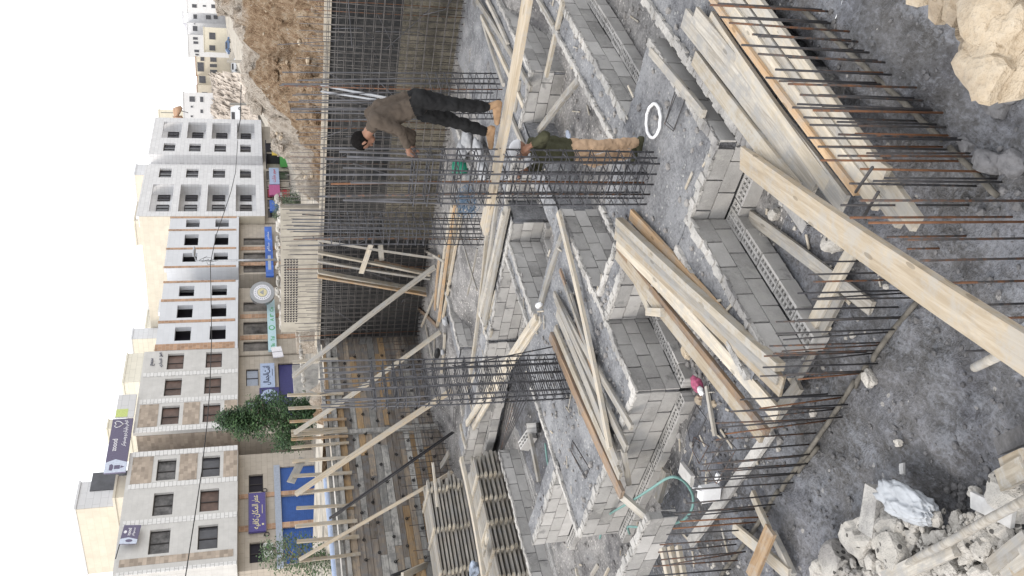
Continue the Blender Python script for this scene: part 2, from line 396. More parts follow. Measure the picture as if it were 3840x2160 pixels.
block_wall('X', 10.36, 10.44, 12.38, 3, 'blue-grey block wall between the mid pit wall end and the central pad')
block_wall('Y', 7.92, 11.4, 13.58, 3, 'block wall running left from the central pad, mortar smeared, beside the formwork piles')
block_wall('X', 14.98, 7.0, 11.05, 2, 'low dusty block wall in front of the stacked formwork panels', ztop=-.27)
block_wall('X', 15.1, 14.2, 16.3, 2, 'low far block wall with a pale frame in the left back corner of the pit', ztop=.02)
block_wall('X', 11.12, 15.9, 18.4, 2, 'low far block wall beside the bundle of pine planks')
block_wall('X', 13.02, 12.5, 13.3, 2, 'stub of block wall left of the mid pit wall end', ledge=False)
block_wall('Y', 12.35, 13.05, 17.2, 2, 'long far block wall with collapsed blocks under the raking boards')
block_wall('X', 4.2, 5.2, 6.3, 2, 'buried block edge under the shuttering planks near the corner', ledge=False, cap=False)
block_wall('Y', 5.42, 9.0, 11.6, 2, 'near left block wall with wide top beside the green hose', ledge=False)
# loose rims cast in place round the pads
def rim(a, b, w, label, z=.012):
    a, b = Vector(a), Vector(b); d = (b - a); L = d.length; d.normalize(); s_ = Vector((-d.y, d.x, 0)); mb = MB(); x = 0
    while x < L:
        q = min(uni(.05, .1), L - x + .001)
        R = Matrix((d, s_, Vector((0, 0, 1)))).transposed()
        mb.box(a + d * (x + q / 2) + s_ * uni(-.012, .012), (q + .02, w * uni(.75, 1.2), uni(.03, .06)), R, 0, None, .008); x += q
    o = mb.build('mortar_rim', ['mortar'], None, a); T(o, label, 'mortar rim'); return o
rim((6.72, 11.38, .01), (9.7, 11.42, .01), .07, 'pale rim along the left side of the central pad')
rim((6.36, 4.2, .015), (9.5, 4.2, .015), .11, 'pale rough rim between the trench and the shuttering planks')
rim((9.2, 6.04, .012), (16.5, 6.06, .012), .08, 'pale rim on the far side of the beam beyond the white ring')
rim((5.0, 5.92, .01), (6.95, 5.93, .01), .07, 'pale rim half hidden by the fan of pine planks')
rim((8.4, 6.98, .01), (9.1, 6.99, .01), .08, 'short pale rim at the upper ends of the pine planks')
rim((7.97, 7.02, .01), (7.97, 7.95, .01), .08, 'near rim of the little cross beam')
rim((8.35, 7.05, .01), (8.35, 7.95, .01), .08, 'far rim of the little cross beam')
rim((10.4, 10.72, .012), (12.3, 10.71, .012), .08, 'rim on the far side of the blue-grey beam in mid pit')
rim((13.1, 7.2, .012), (15.8, 7.2, .012), .07, 'rim above the receding wall under the walkway board')
# pebbles, stones and clods lying about (uncountable)
pb = MB()
def scatter(mb, n, x0, x1, y0, y1, r0, r1, hf, mat=0, sub=1):
    for _ in range(n):
        x, y = uni(x0, x1), uni(y0, y1); r = r0 + (r1 - r0) * rnd() ** 3
        vs, fs = ICO[sub]; q = Vector((uni(.7, 1.3), uni(.7, 1.3), uni(.5, .9))); z = hf(x, y)
        a = uni(0, 6.28); ca, sa = math.cos(a), math.sin(a)
        out = []
        for v in vs:
            h = uni(.82, 1.12); px, py, pz = v.x * q.x * r * h, v.y * q.y * r * h, v.z * q.z * r * h
            out.append((x + px * ca - py * sa, y + px * sa + py * ca, z + pz + r * .25))
        mb.add(out, fs, mat)
def infill(x, y): return any(a - .1 < x < b + .1 and c - .1 < y < d + .1 for a, b, c, d in FILLS)
def hall(x, y): return -.01 if infill(x, y) else hpit(x, y)
scatter(pb, 1500, 6.2, 14, 4, 14, .008, .05, hall)
scatter(pb, 500, 4.8, 9, 6, 11, .01, .06, hall)
stuff(pb.build('gravel', ['pebble']), 'loose grey pebbles strewn over the pit floor and beams', 'gravel')
cl = MB()
scatter(cl, 1500, 2.2, 6.0, 1.2, 9, .006, .028, hpit)
scatter(cl, 90, 3.2, 4.3, 2.2, 4.0, .012, .06, hpit)
scatter(cl, 420, 2.4, 3.3, 4.6, 6.4, .008, .045, hpit)
scatter(cl, 500, 3.0, 7.5, 1.6, 3.1, .006, .03, hpit)
scatter(cl, 260, 2.6, 4.2, 3.0, 7.5, .006, .028, hpit)
stuff(cl.build('earth_clods', ['clod']), 'dark crumbled earth clods on the ground nearest the camera', 'earth clods')
wl = MB()
for _ in range(150):
    x, y = uni(4.6, 13), uni(4.4, 14); z = hall(x, y) + .02; a = uni(0, 6.28); wl.box((x, y, z), (uni(.05, .3), uni(.01, .035), .012), Matrix.Rotation(a, 3, 'Z') @ Matrix.Rotation(uni(-.15, .15), 3, 'Y'))
stuff(wl.build('wood_splinters', ['woodpale']), 'small wood splinters and lath ends strewn between the footings', 'wood litter')
wc = MB()
scatter(wc, 260, 4.6, 7.4, 4.3, 11, .012, .05, hpit)
stuff(wc.build('white_chippings', ['rubble']), 'small white stone chips between bars and block footings', 'stone chips')
# ------------------------------------------------------------------ ground beyond the pit and the dirt heap
def hout(x, y):
    a = sst(19.4, 24.5, y)
    z = 2.35 * (1 - a) + 1.0 * a
    if x > 19: z = max(z, 2.4 * (1 - sst(24, 34, x)) + 1.0 * sst(24, 34, x))
    D = math.hypot(x, y); az = math.degrees(math.atan2(x, y))
    z += max(0, D - 40) * .045 * sst(56, 60, az) * (1 - .6 * sst(420, 700, D))
    return z
xs = [-600, -300, -150, -80, -40, -20, -10, -5, 0, 3, 6, 9, 12, 15, 17, 19.05, 20, 21, 22.5, 24, 26, 28, 31, 34, 38, 42, 47, 53, 60, 70, 80, 95, 110, 130, 150, 180, 230, 300, 450, 700]
ys = [-400, -200, -100, -50, -25, -12, -6, -1, 3, 6, 9, 12, 15, 17.5, 19.7, 20.5, 21.5, 23, 25, 28, 32, 37, 43, 50, 58, 66, 75, 85, 100, 120, 145, 180, 230, 300, 450, 700]
mb = MB(); vs = [(x, y, hout(x, y)) for y in ys for x in xs]; fs = []
for j in range(len(ys) - 1):
    for i in range(len(xs) - 1):
        cx, cy = (xs[i] + xs[i + 1]) / 2, (ys[j] + ys[j + 1]) / 2
        if cx < 19.05 and cy < 19.7: continue
        a = j * len(xs) + i; fs.append((a, a + 1, a + 1 + len(xs), a + len(xs)))
mb.add(vs, fs, 0, .5, True)
M['ground'] = m_rough('dusty ground', [(.34, (.22, .195, .16)), (.5, (.34, .305, .255)), (.68, (.44, .41, .36))], 1.2, 9, .5, .05)
struct(mb.build('ground', ['ground']))
RP = [gx('1', a, b, 25.0) for a, b in ((1150, -300), (1225, 0), (1300, 130), (1375, 250), (1405, 430), (1395, 500), (1390, 620), (1450, 720), (1520, 850), (1600, 970), (1680, 1090), (1760, 1210), (1850, 1340))] + [gx('2', 1880, 0, 25.0), gx('2', 1960, 60, 25.0)]
RP = sorted([(p.y, p.z) for p in RP])
def ridge(y):
    if y <= RP[0][0]: return RP[0][1]
    for (a, za), (b, zb) in zip(RP, RP[1:]):
        if a <= y <= b: return za + (zb - za) * (y - a) / (b - a)
    return max(2.0, RP[-1][1] - (y - RP[-1][0]) * .6)
def hheap(x, y):
    yy = y * 25.0 / x if x > 1 else y                      # radial look-up keeps the crest where the eye sees it
    zr = ridge(yy); z0 = 2.62
    t = (x - 19.1) / 5.9
    prof = z0 + (zr - z0) * (t ** .85 if 0 < t < 1 else max(0, t))
    if t > 1: prof = zr - (x - 25.0) * .42
    e = max(0, min(1, (x - 19.2) / 1.2))
    zz = prof + e * (fbm(x, y, .5, 2) * .85 + abs(nz(x, y, 1.2, 6)) * .95 + abs(nz(x, y, 3.0, 8)) * .5 - .65) * (1 - .75 * sst(.86, 1, t) * (1 - sst(1.05, 1.3, t)))
    return zz
t = NT('brown and pale excavated soil'); v = t.co('World')
geo = t.n('ShaderNodeSeparateXYZ'); t.l(v, geo.inputs[0])
a = t.noise(v, .55, 6, .7, .6); b = t.noise(v, 5, 5, .75); c = t.noise(v, 22, 3, .7)
band = t.math('ADD', t.math('MULTIPLY', t.math('SUBTRACT', geo.outputs[0], 22.6), .14), t.math('ADD', t.math('MULTIPLY', a, .55), t.math('MULTIPLY', t.math('SUBTRACT', geo.outputs[1], 12.5), .035)))
brown = t.ramp(b, [(.34, (.22, .14, .085)), (.5, (.46, .325, .215)), (.68, (.62, .51, .39))])
pale = t.ramp(b, [(.34, (.42, .35, .28)), (.5, (.66, .58, .50)), (.68, (.78, .72, .64))])
msk = t.ramp(band, [(.41, (0, 0, 0)), (.50, (1, 1, 1))])
vo = t.n('ShaderNodeTexVoronoi'); vo.inputs['Scale'].default_value = 5.5; t.l(v, vo.inputs['Vector'])
st_ = t.math('MULTIPLY', t.math('LESS_THAN', vo.outputs['Distance'], .16), t.math('GREATER_THAN', b, .5))
col = t.mix(st_, t.mix(msk, brown, pale), (.62, .54, .45)); t.bump(t.math('ADD', b, c), 1.0, .25)
M['heap'] = t.fin(col, .95, 0, .15)
o = struct(grid(19.1, 34.0, -4.0, 27.0, .13, hheap, 'dirt_heap', 'heap'))
sb = MB()
for _ in range(520):
    x = 19.6 + 6 * rnd(); y = uni(1, 20); sb.rock((x, y, hheap(x, y)), .04 + .32 * rnd() ** 3, (1, uni(.6, 1), uni(.5, .8)), 0, .5, 2 if rnd() < .4 else 1)
stuff(sb.build('soil_clods', ['heap']), 'lumps of brown and pale soil on the excavated heap', 'soil clods')
hs = MB()
for _ in range(420):
    x = 19.5 + 7 * rnd(); y = uni(2, 20); hs.rock((x, y, hheap(x, y) + .01), .02 + .12 * rnd() ** 4, (1, uni(.6, 1), uni(.5, .8)), 0, .4, 1)
stuff(hs.build('heap_stones', ['limestone']), 'pale stones lying on the brown dirt heap', 'stones')
# ------------------------------------------------------------------ limestone bank and rubble near the camera
BK = [g('D', a, b, 1.9) for a, b in ((930, -60), (1090, 10), (1185, 90), (1285, 165), (1310, 300), (1395, 395), (1425, 520), (1465, 640), (1640, 615), (1740, 680), (1900, 760), (2100, 880))]
def bank_mesh():
    mb = MB(); n = len(BK); inner = [p + Vector((-2.6, -1.6, .0)) for p in BK]; vs = []; fs = []; K = 16; dn = 5
    fine = []
    for i in range(n - 1):
        for q in range(8): fine.append(BK[i].lerp(BK[i + 1], q / 8))
    fine.append(BK[-1]); m = len(fine)
    rows = []
    for d_ in range(dn, 0, -1):                            # broken front face going down
        rows.append([p + Vector((-.10 * d_ * .8 + uni(-.05, .05), -.06 * d_, -.5 * d_)) for p in fine])
    for q in range(K + 1):
        f = q / K; rows.append([p + Vector((-2.2 * f, -1.6 * f, 0)) for p in fine])
    for ri, r in enumerate(rows):
        for p in r:
            if ri >= dn:
                dz = fbm(p.x, p.y, 1.8, 11) * .10 + abs(nz(p.x, p.y, 5, 3)) * .05 + abs(nz(p.x, p.y, 12, 4)) * .04 + nz(p.x, p.y, 26, 4) * .012 - .05
                vs.append((p.x, p.y, p.z + dz))
            else:
                vs.append((p.x + nz(p.z * 3, p.x * 3, 1.5, 2) * .12, p.y + nz(p.x * 3, p.z * 3, 1.5, 5) * .12, p.z))
    for i in range(len(rows) - 1):
        for j in range(m - 1): a = i * m + j; fs.append((a, a + 1, a + m + 1, a + m))
    mb.add(vs, fs, 0, .5, True); return mb.build('limestone_bank', ['limestone'])
struct(bank_mesh())
bs = MB()
for _ in range(950):
    i = rnd() * (len(BK) - 2); p = BK[int(i)].lerp(BK[int(i) + 1], i % 1); f = rnd(); x = p.x - 1.5 * f - .05; y = p.y - 1.1 * f - .03
    bs.rock((x, y, 1.9 + uni(-.04, .05)), .012 + .10 * rnd() ** 2.6, (1, uni(.55, .95), uni(.5, .8)), 0, .4, 1)
stuff(bs.build('limestone_chips', ['limestone']), 'yellowish limestone chips on top of the near bank', 'stone chips')
def boulder(r, x, y, z, rad, label, mat='limestone', sq=(1, .8, .75), rough=.4, name='boulder', rot=None, cat='boulder'):
    p = g(r, x, y, z); mb = MB(); mb.rock((0, 0, 0), rad, sq, 0, rough, 3, .5, rot)
    o = mb.build(name, [mat]); o.location = p; T(o, label, cat); return o
for x, y, rad, lb in ((1560, 520, .15, 'tall reddish limestone block standing at the very tip of the near bank'), (1560, 370, .13, 'rounded limestone block behind the tip of the near bank'),
                      (1640, 60, .17, 'large pale limestone slab at the upper edge of the near bank'), (1720, 240, .14, 'broad pale slab of stone near the middle of the bank'),
                      (1530, 190, .07, 'small round cobble on the bank among chips'), (1590, 265, .06, 'small cobble leaning on the broad slab of the bank'), (1510, 60, .09, 'orange-tinted upright stone beside the large bank slab')):
    boulder('D', x, y, 1.98, rad * .9, lb)
for x, y, rad, lb in ((895, 480, .085, 'single pale stone alone on the dark earth nearest the bank'), (1215, 620, .06, 'little pale stone above the muddy lump'), (1290, 690, .13, 'muddy lump of stone near the bank tip'),
                      (1600, 690, .12, 'first of three broken grey blocks in the shade of the bank'), (1690, 710, .11, 'slim broken block against the bank, second of three'), (1600, 780, .13, 'flat broken slab piece, lowest of the three under the bank'),
                      (1530, 1220, .12, 'dark earth-covered stone near the corner of the bar row'), (1710, 1240, .13, 'grey-blue stone at the lower edge under the bar row'), (1370, 1100, .09, 'slanting stone beside the rod on the ground'), (920, 700, .07, 'small dirt-caked stone by the rod on the ground')):
    boulder('D', x, y, -.56, rad, lb, 'rubble' if rad < .09 else 'clod', (1, .75, .65))
boulder('E', 400, 360, -.5, .17, 'pale pitted rock beside the ramp plank', 'rubble', (.7, 1, .7)); boulder('E', 215, 155, -.5, .06, 'white pebble under the edge of the ramp plank', 'rubble')
boulder('B', 1690, 70, -.55, .06, 'whitish stone lying left of the weathered board', 'rubble'); boulder('B', 1620, 170, -.55, .08, 'dusty grey stone below the block corner', 'rubble'); boulder('B', 1520, 355, -.55, .075, 'rounded pale stone against the hollow block footing', 'rubble')
boulder('B', 960, 1210, -.66, .10, 'yellowish stone by the hollow footing near the pink bag', 'limestone'); boulder('C', 1060, 120, -.62, .08, 'yellowish stone just left of the pink bag', 'limestone'); boulder('C', 1170, 150, -.6, .06, 'small stone at the end of the thin batten', 'limestone')
boulder('E', 640, 1400, -.55, .10, 'white stone resting against the rod on the ground', 'rubble', (1, .6, .6))
RB = [(410, 1320, .22, 'rounded white boulder at the left edge of the rubble pile'), (610, 1130, .23, 'white boulder with a split side, nearest the block stub'), (830, 1060, .20, 'broad white boulder below the plastic sheet'),
      (860, 1220, .27, 'biggest pale boulder in the middle of the rubble pile'), (1740, 830, .20, 'pitted white boulder near the grey broken boards'), (760, 1400, .12, 'mid-size white stone near the end of the short board'),
      (1400, 1210, .16, 'rough white stone under the upper round pole'), (1330, 1080, .10, 'whitish stone beside the plastic sheet'), (1560, 1180, .17, 'white stone right of the crossing pole'), (1270, 1390, .15, 'grey-white stone at the lower edge of the rubble'),
      (1590, 1440, .13, 'white stone in the bottom corner of the rubble'), (550, 1250, .06, 'bluish pebble below the split boulder'), (670, 1235, .07, 'orange pebble in the gap of the boulders'), (290, 1420, .14, 'boulder lying at the left end of the rubble'), (560, 1420, .08, 'bluish flat stone at the foot of the rubble'),
      (1440, 820, .06, 'small white stone above the short white board'), (860, 445, .045, 'lone bluish pebble on the earth'), (1080, 1390, .14, 'pale stone by the grey board end')]
for x, y, rad, lb in RB: boulder('G', x, y, -.5 if rad > .1 else -.55, rad * .95, lb, 'rubble', (1, .85, .8), .5)
rb = MB()
for _ in range(460):
    x, y = uni(480, 1811), uni(960, 1500)
    if y < 1700 - x * .75: continue
    p = g('G', x, y, -.55); rb.rock((p.x, p.y, -.52 + uni(-.02, .10)), .02 + .07 * rnd() ** 2, (1, uni(.6, 1), uni(.5, .8)), 0, .4, 1)
stuff(rb.build('rubble', ['rubble']), 'heap of small white broken stones around the boulders', 'rubble')
# ------------------------------------------------------------------ street buildings, in the frame of the facade
FO = Vector((34.23, 54.20, 0)); FA = math.radians(8.5); fdx, fdy = math.cos(FA), math.sin(FA)
def fs(r, x, y, off=0.0):
    d = ray(r, x, y); t = (FO.x * -fdy + FO.y * fdx + off) / (d.x * -fdy + d.y * fdx)
    X, Y, Z = d.x * t - FO.x, d.y * t - FO.y, EYE + d.z * t
    return Vector((X * fdx + Y * fdy, off, Z))
def fw(p): return Vector((FO.x + p[0] * fdx - p[1] * fdy, FO.y + p[0] * fdy + p[1] * fdx, p[2]))
def fempty(name, label, cat, group=None, loc=None):
    e = empty(name, fw(loc) if loc else FO, label, cat, group, FA); return e
def holes(mb, s0, s1, z0, z1, hl, n0, n1, mat=0):
    """front wall with rectangular openings, as butted boxes"""
    zs = sorted({z0, z1, *[h[2] for h in hl], *[h[3] for h in hl]}); zs = [z for z in zs if z0 <= z <= z1]
    for za, zb in zip(zs, zs[1:]):
        zm = (za + zb) / 2; cut = sorted([(h[0], h[1]) for h in hl if h[2] < zm < h[3]]); x = s0
        for a, b in cut:
            if a > x: mb.span(x, a, n0, n1, za, zb, mat, .5)
            x = b
        if x < s1: mb.span(x, s1, n0, n1, za, zb, mat, .5)
M['stoneA'] = m_stone('grey limestone facing', (.60, .59, .575), .7, .35, .025, (.56, .55, .54), .14)
M['stoneW'] = m_stone('white quoins', (.70, .695, .69), .9, .27, .04, (.27, .265, .26), .05)
M['stoneB'] = m_stone('brown rough stone', (.46, .385, .32), .5, .26, .3, (.42, .36, .3), .2)
M['stoneO'] = m_stone('orange stone strip', (.47, .30, .20), .4, .3, .25, (.5, .4, .33), .15)
M['panel'] = m_stone('pale blue-white stone panels', (.64, .655, .69), .9, .45, .03, (.58, .6, .64), .05)
M['beige'] = m_stone('beige shop wall', (.47, .42, .36), .8, .4, .06, None, .15)
M['greystone'] = m_stone('light grey facing', (.70, .70, .715), .8, .4, .05, None, .08)
M['cream'] = m_stone('cream render', (.62, .565, .47), 1.2, .5, .04, (.55, .5, .4), .12)  # render of cream houses; also gives street flanks their painted sunlight
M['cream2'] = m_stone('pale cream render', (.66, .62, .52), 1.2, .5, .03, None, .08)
M['whiterender'] = m_stone('white render', (.62, .62, .63), 1.2, .5, .03, None, .06)
M['frame'] = m_plain('dark window frame', (.05, .045, .045), .5, .3)
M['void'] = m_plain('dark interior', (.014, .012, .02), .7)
M['glass'] = m_plain('dim glass', (.055, .055, .065), .12, 0, .3, 1.5, .5)
M['curtain'] = m_plain('grey striped curtain', (.12, .115, .115), .35, 0, .5, 2.5)
M['curtainr'] = m_plain('brown curtain', (.13, .085, .07), .4, 0, .4, 1.2)
M['glassshop'] = m_plain('shop glass', (.11, .10, .095), .15, 0, .6, 1.1, .6)
M['blue'] = m_plain('blue roller shutter', (.035, .10, .33), .5, .1, .12, 4)
M['sky_grey'] = m_plain('grey-blue fascia', (.34, .38, .46), .5)
M['purple'] = m_plain('purple sign', (.085, .07, .24), .5)
M['navy'] = m_plain('navy sign', (.045, .045, .16), .5)
M['lblue'] = m_plain('light blue sign', (.37, .45, .62), .5)
M['yellowtext'] = m_plain('cream lettering', (.66, .60, .38), .6)
M['whitetext'] = m_plain('white lettering', (.75, .74, .78), .6)
M['darktext'] = m_plain('dark lettering', (.035, .04, .08), .6)
M['banner'] = m_plain('slate banner', (.135, .12, .19), .6)
M['bannerlight'] = m_plain('pale blue banner field', (.55, .60, .72), .6)
M['lime'] = m_plain('lime green banner', (.52, .60, .22), .6)
M['green'] = m_plain('green letters', (.10, .38, .16), .6)
M['teal'] = m_plain('pale teal sign', (.45, .62, .68), .6)
M['signblue'] = m_plain('deep blue sign', (.05, .14, .50), .5, 0, .35, .8)
M['pink'] = m_plain('magenta', (.42, .10, .24), .6)
M['signred'] = m_plain('red', (.45, .06, .07), .6)
M['yellow'] = m_plain('yellow', (.62, .45, .08), .6)
M['shopgreen'] = m_plain('shop green', (.12, .42, .12), .6)
WLB = ['white window', 'dark window']
def window(par, s0, s1, z0, z1, pane, n=.2, mull=True, name='window', curtain=None):
    mb = MB(); f = .06
    mb.span(s0, s1, n, n + .05, z1 - f, z1); mb.span(s0, s1, n, n + .05, z0, z0 + f); mb.span(s0, s0 + f, n, n + .05, z0 + f, z1 - f); mb.span(s1 - f, s1, n, n + .05, z0 + f, z1 - f)
    if mull: mb.span((s0 + s1) / 2 - .03, (s0 + s1) / 2 + .03, n, n + .05, z0 + f, z1 - f)
    w = mb.build(name, ['frame'], par)
    p = MB(); p.span(s0 + .01, s1 - .01, n + .055, n + .075, z0 + .01, z1 - .01); p.build('pane', [pane], w); return w
# ---- building A (left, grey stone, three window columns)
wA = [(-.39, 1.65), (2.86, 4.92), (6.1, 8.18)]; zA = [(10.68, 11.95), (7.69, 8.94)]
bA = fempty('stone_building', 'grey stone building at the left with purple cafe sign and blue shutters', 'building')
mb = MB(); hl = [(a, b, c, d) for a, b in wA for c, d in zA]
holes(mb, -1.85, 9.05, 6.46, 13.66, hl, 0, .35); mb.span(-1.85, 9.05, .36, 11, 6.462, 13.5, 0, .5); mb.span(-1.85, 9.05, 0, .3, 13.66, 13.9, 0, .5)
mb.build('wall', ['stoneA'], bA)
def strips(par, nm, mat, L):
    for a, b, n0, n1, c, d in L: q_ = MB(); q_.span(a, b, n0, n1, c, d); q_.build(nm, [mat], par)
strips(bA, 'quoin_strip', 'stoneW', [(a, b, -.04, -.002, 6.47, 13.7) for a, b in ((2.12, 2.58), (5.45, 5.9), (8.55, 9.07), (-1.9, -1.62))])
strips(bA, 'brown_stone_panel', 'stoneB', [(5.92, 8.53, -.03, -.002, 12.25, 13.62), (5.92, 8.53, -.03, -.002, 9.25, 10.45), (5.92, 8.53, -.03, -.002, 6.5, 7.45), (-1.2, -.62, -.03, -.002, 6.7, 13.6)])
for i, (a, b) in enumerate(wA):
    for j, (c, d) in enumerate(zA): window(bA, a, b, c, d, 'curtain' if j == 0 else ('curtainr' if i == 1 else 'glass'))
mb = MB(); hl = [(-1.1, .62, 4.72, 5.70), (5.2, 6.95, 4.72, 5.73), (-1.48, 1.68, 1.0, 3.5), (2.05, 4.6, 1.0, 3.5), (5.0, 7.5, 1.0, 3.5)]
holes(mb, -1.7, 9.05, 1.0, 6.455, hl, 1.0, 1.3); mb.span(-1.7, 9.05, 1.31, 11, 1.0, 6.455, 0, .5); mb.build('shop_wall', ['beige'], bA)
mb = MB(); mb.span(-1.8, 7.6, .86, .995, 3.52, 3.95); mb.build('fascia', ['sky_grey'], bA)
for a, b in ((1.62, 2.1), (4.62, 5.02)):
    mb = MB(); mb.span(a, b, .93, .997, 1.0, 6.4); mb.build('orange_pier', ['stoneO'], bA)
for a, b, c, d in hl[:2]: window(bA, a, b, c, d, 'void', 1.15)
for a, b, c, d in hl[2:]:
    mb = MB(); z = c
    while z < d - .01: mb.span(a + .005, b - .005, 1.1 + .02 * (int(z * 12.5) % 2), 1.16, z, min(d, z + .08)); z += .08
    mb.build('roller_shutter', ['blue'], bA)
# ---- building B
wB = [(11.85, 13.95), (15.15, 17.24), (18.41, 20.46)]; zB = [(10.78, 12.05), (7.79, 9.06)]
bB = fempty('stone_building', 'grey stone building with brown stone left flank behind the big green tree', 'building')
mb = MB(); hl = [(a, b, c, d) for a, b in wB for c, d in zB]
holes(mb, 11.15, 20.85, 6.5, 13.7, hl, 0, .35); mb.span(11.25, 20.85, .36, 12, 6.502, 13.5, 0, .5); mb.span(11.15, 20.85, 0, .3, 13.7, 13.9, 0, .5); mb.build('wall', ['stoneA'], bB)
strips(bB, 'brown_stone_panel', 'stoneB', [(11.12, 11.24, .37, 12, 6.5, 13.7), (11.7, 14.2, -.03, -.002, 12.3, 13.65), (11.7, 14.2, -.03, -.002, 9.3, 10.5), (11.7, 14.2, -.03, -.002, 6.55, 7.5)])
strips(bB, 'quoin_strip', 'stoneW', [(a, b, -.04, -.002, 6.52, 13.75) for a, b in ((11.1, 11.62), (14.3, 14.8), (17.55, 18.05))])
for i, (a, b) in enumerate(wB):
    for j, (c, d) in enumerate(zB): window(bB, a, b, c, d, 'curtainr')
mb = MB(); hl = [(13.2, 15.2, 4.9, 5.9), (17, 19.2, 4.9, 5.9), (11.8, 19.8, 1.0, 3.3)]
holes(mb, 11.2, 20.85, 1.0, 6.495, hl, 1.0, 1.3); mb.span(11.25, 20.85, 1.31, 11, 1.0, 6.495, 0, .5); mb.build('shop_wall', ['beige'], bB)
for a, b, c, d in hl[:2]: window(bB, a, b, c, d, 'sky_grey', 1.12)
window(bB, 11.8, 19.8, 1.0, 3.3, 'navy', 1.12, True, 'shop_front')
mb = MB(); mb.span(9.06, 11.1, 4.2, 12, 1.0, 13.2); mb.build('back_wing', ['beige'], bB)
mb = MB(); mb.span(9.1, 9.5, 4.0, 4.19, 6.5, 13.3); mb.build('gap_shade', ['void'], bB)  # near-black strip stands in for the shade in the gap
for i, (s0_, z0_) in enumerate(((9.3, 3.9), (9.3, 5.0), (10.2, 3.9), (10.2, 5.0))): window(bB, s0_, s0_ + .75, z0_, z0_ + .9, 'sky_grey', 4.08)
mb = MB(); mb.span(9.1, 10.9, 3.2, 4.1, 2.9, 3.7); mb.build('balcony', ['stoneB'], bB)
# ---- buildings C, C2 (unfinished, pale panels)
def pale_building(lbl, s0, s1, strips, wins, zt, gw):
    e = fempty('panel_building', lbl, 'building'); mb = MB(); zz = [(10.4, 11.7), (7.55, 8.87)]
    hl = [(a, b, c, d) for a, b in wins for c, d in zz]
    holes(mb, s0, s1, 6.56, zt, hl, 0, .45); mb.span(s0, s1, 1.2, 12, 6.562, zt - .2, 0, .5)
    for a, b in ((s0, s0 + .2), (s1 - .2, s1)): mb.span(a, b, .46, 1.19, 6.563, zt - .2, 0, .5)
    mb.span(s0 + .21, s1 - .21, .46, 1.19, zt - .4, zt - .21, 0, .5); mb.build('wall', ['panel'], e)
    mb = MB(); mb.span(s0 + .22, s1 - .22, 1.13, 1.19, 6.6, zt - .42); mb.build('dark_inside', ['void'], e)  # near-black sheet stands in for the unlit rooms
    for a, b in strips:
        mb = MB(); mb.span(a, b, -.04, -.002, 6.8, zt + .05); mb.build('orange_strip', ['stoneO'], e)
    for a, b, c, d in hl:
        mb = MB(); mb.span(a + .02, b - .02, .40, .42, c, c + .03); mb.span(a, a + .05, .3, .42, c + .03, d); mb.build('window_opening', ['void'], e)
    mb = MB(); hl = [(a, b, 4.03, 6.12) for a, b in gw]
    holes(mb, s0 + .1, s1 - .1, 1.0, 6.555, hl, .9, 1.2); mb.span(s0 + .1, s1 - .1, 1.21, 11, 1.0, 6.555, 0, .5); mb.build('shop_wall', ['beige'], e)
    for a, b, c, d in hl: window(e, a, b, c, d, 'glassshop', 1.02, False, 'shop_window')
    for a, b in zip([h[1] for h in hl], [h[0] for h in hl[1:]]):
        mb = MB(); m = (a + b) / 2; mb.span(m - .3, m + .3, .84, .897, 1.0, 6.4); mb.build('orange_pier', ['stoneO'], e)
    return e
bC = pale_building('unfinished pale panel building behind the round medallion sign', 20.87, 31.3, ((20.9, 21.75), (24.75, 25.1), (28.0, 28.35), (31.0, 31.3)), ((22.2, 24.13), (25.5, 27.4), (28.82, 30.48)), 13.1, ((20.6 + .9, 22.9), (23.9, 25.8), (27.4, 28.9)))
bC2 = pale_building('unfinished pale panel building above the deep blue shop sign', 33.5, 43.25, ((33.55, 33.85), (36.85, 37.15), (40.4, 40.7), (42.95, 43.25)), ((34.6, 36.2), (37.63, 39.72), (41.17, 42.7)), 13.25, ((33.9, 35.2), (35.6, 37.6), (39.0, 40.45)))
e = fempty('recessed_block', 'narrow grey recess with balconies between the two unfinished panel buildings', 'building')
mb = MB(); hl = [(31.5, 33.3, 4.6, 6.4), (31.5, 33.3, 7.6, 9.2), (31.5, 33.3, 10.6, 12.4)]
holes(mb, 31.31, 33.49, 1.0, 13.9, hl, 3.5, 3.9); mb.span(31.31, 33.49, 4.6, 11, 1.0, 13.7); mb.build('wall', ['greystone'], e)
mb = MB(); mb.span(31.35, 33.45, 4.5, 4.58, 1.2, 13.5); mb.build('dark_inside', ['void'], e)  # shade behind the balcony openings, as a near-black sheet
for a, b, c, d in hl:
    mb = MB(); mb.span(a, b, 3.3, 3.45, c, c + .35); mb.build('balcony_rail', ['greystone'], e)
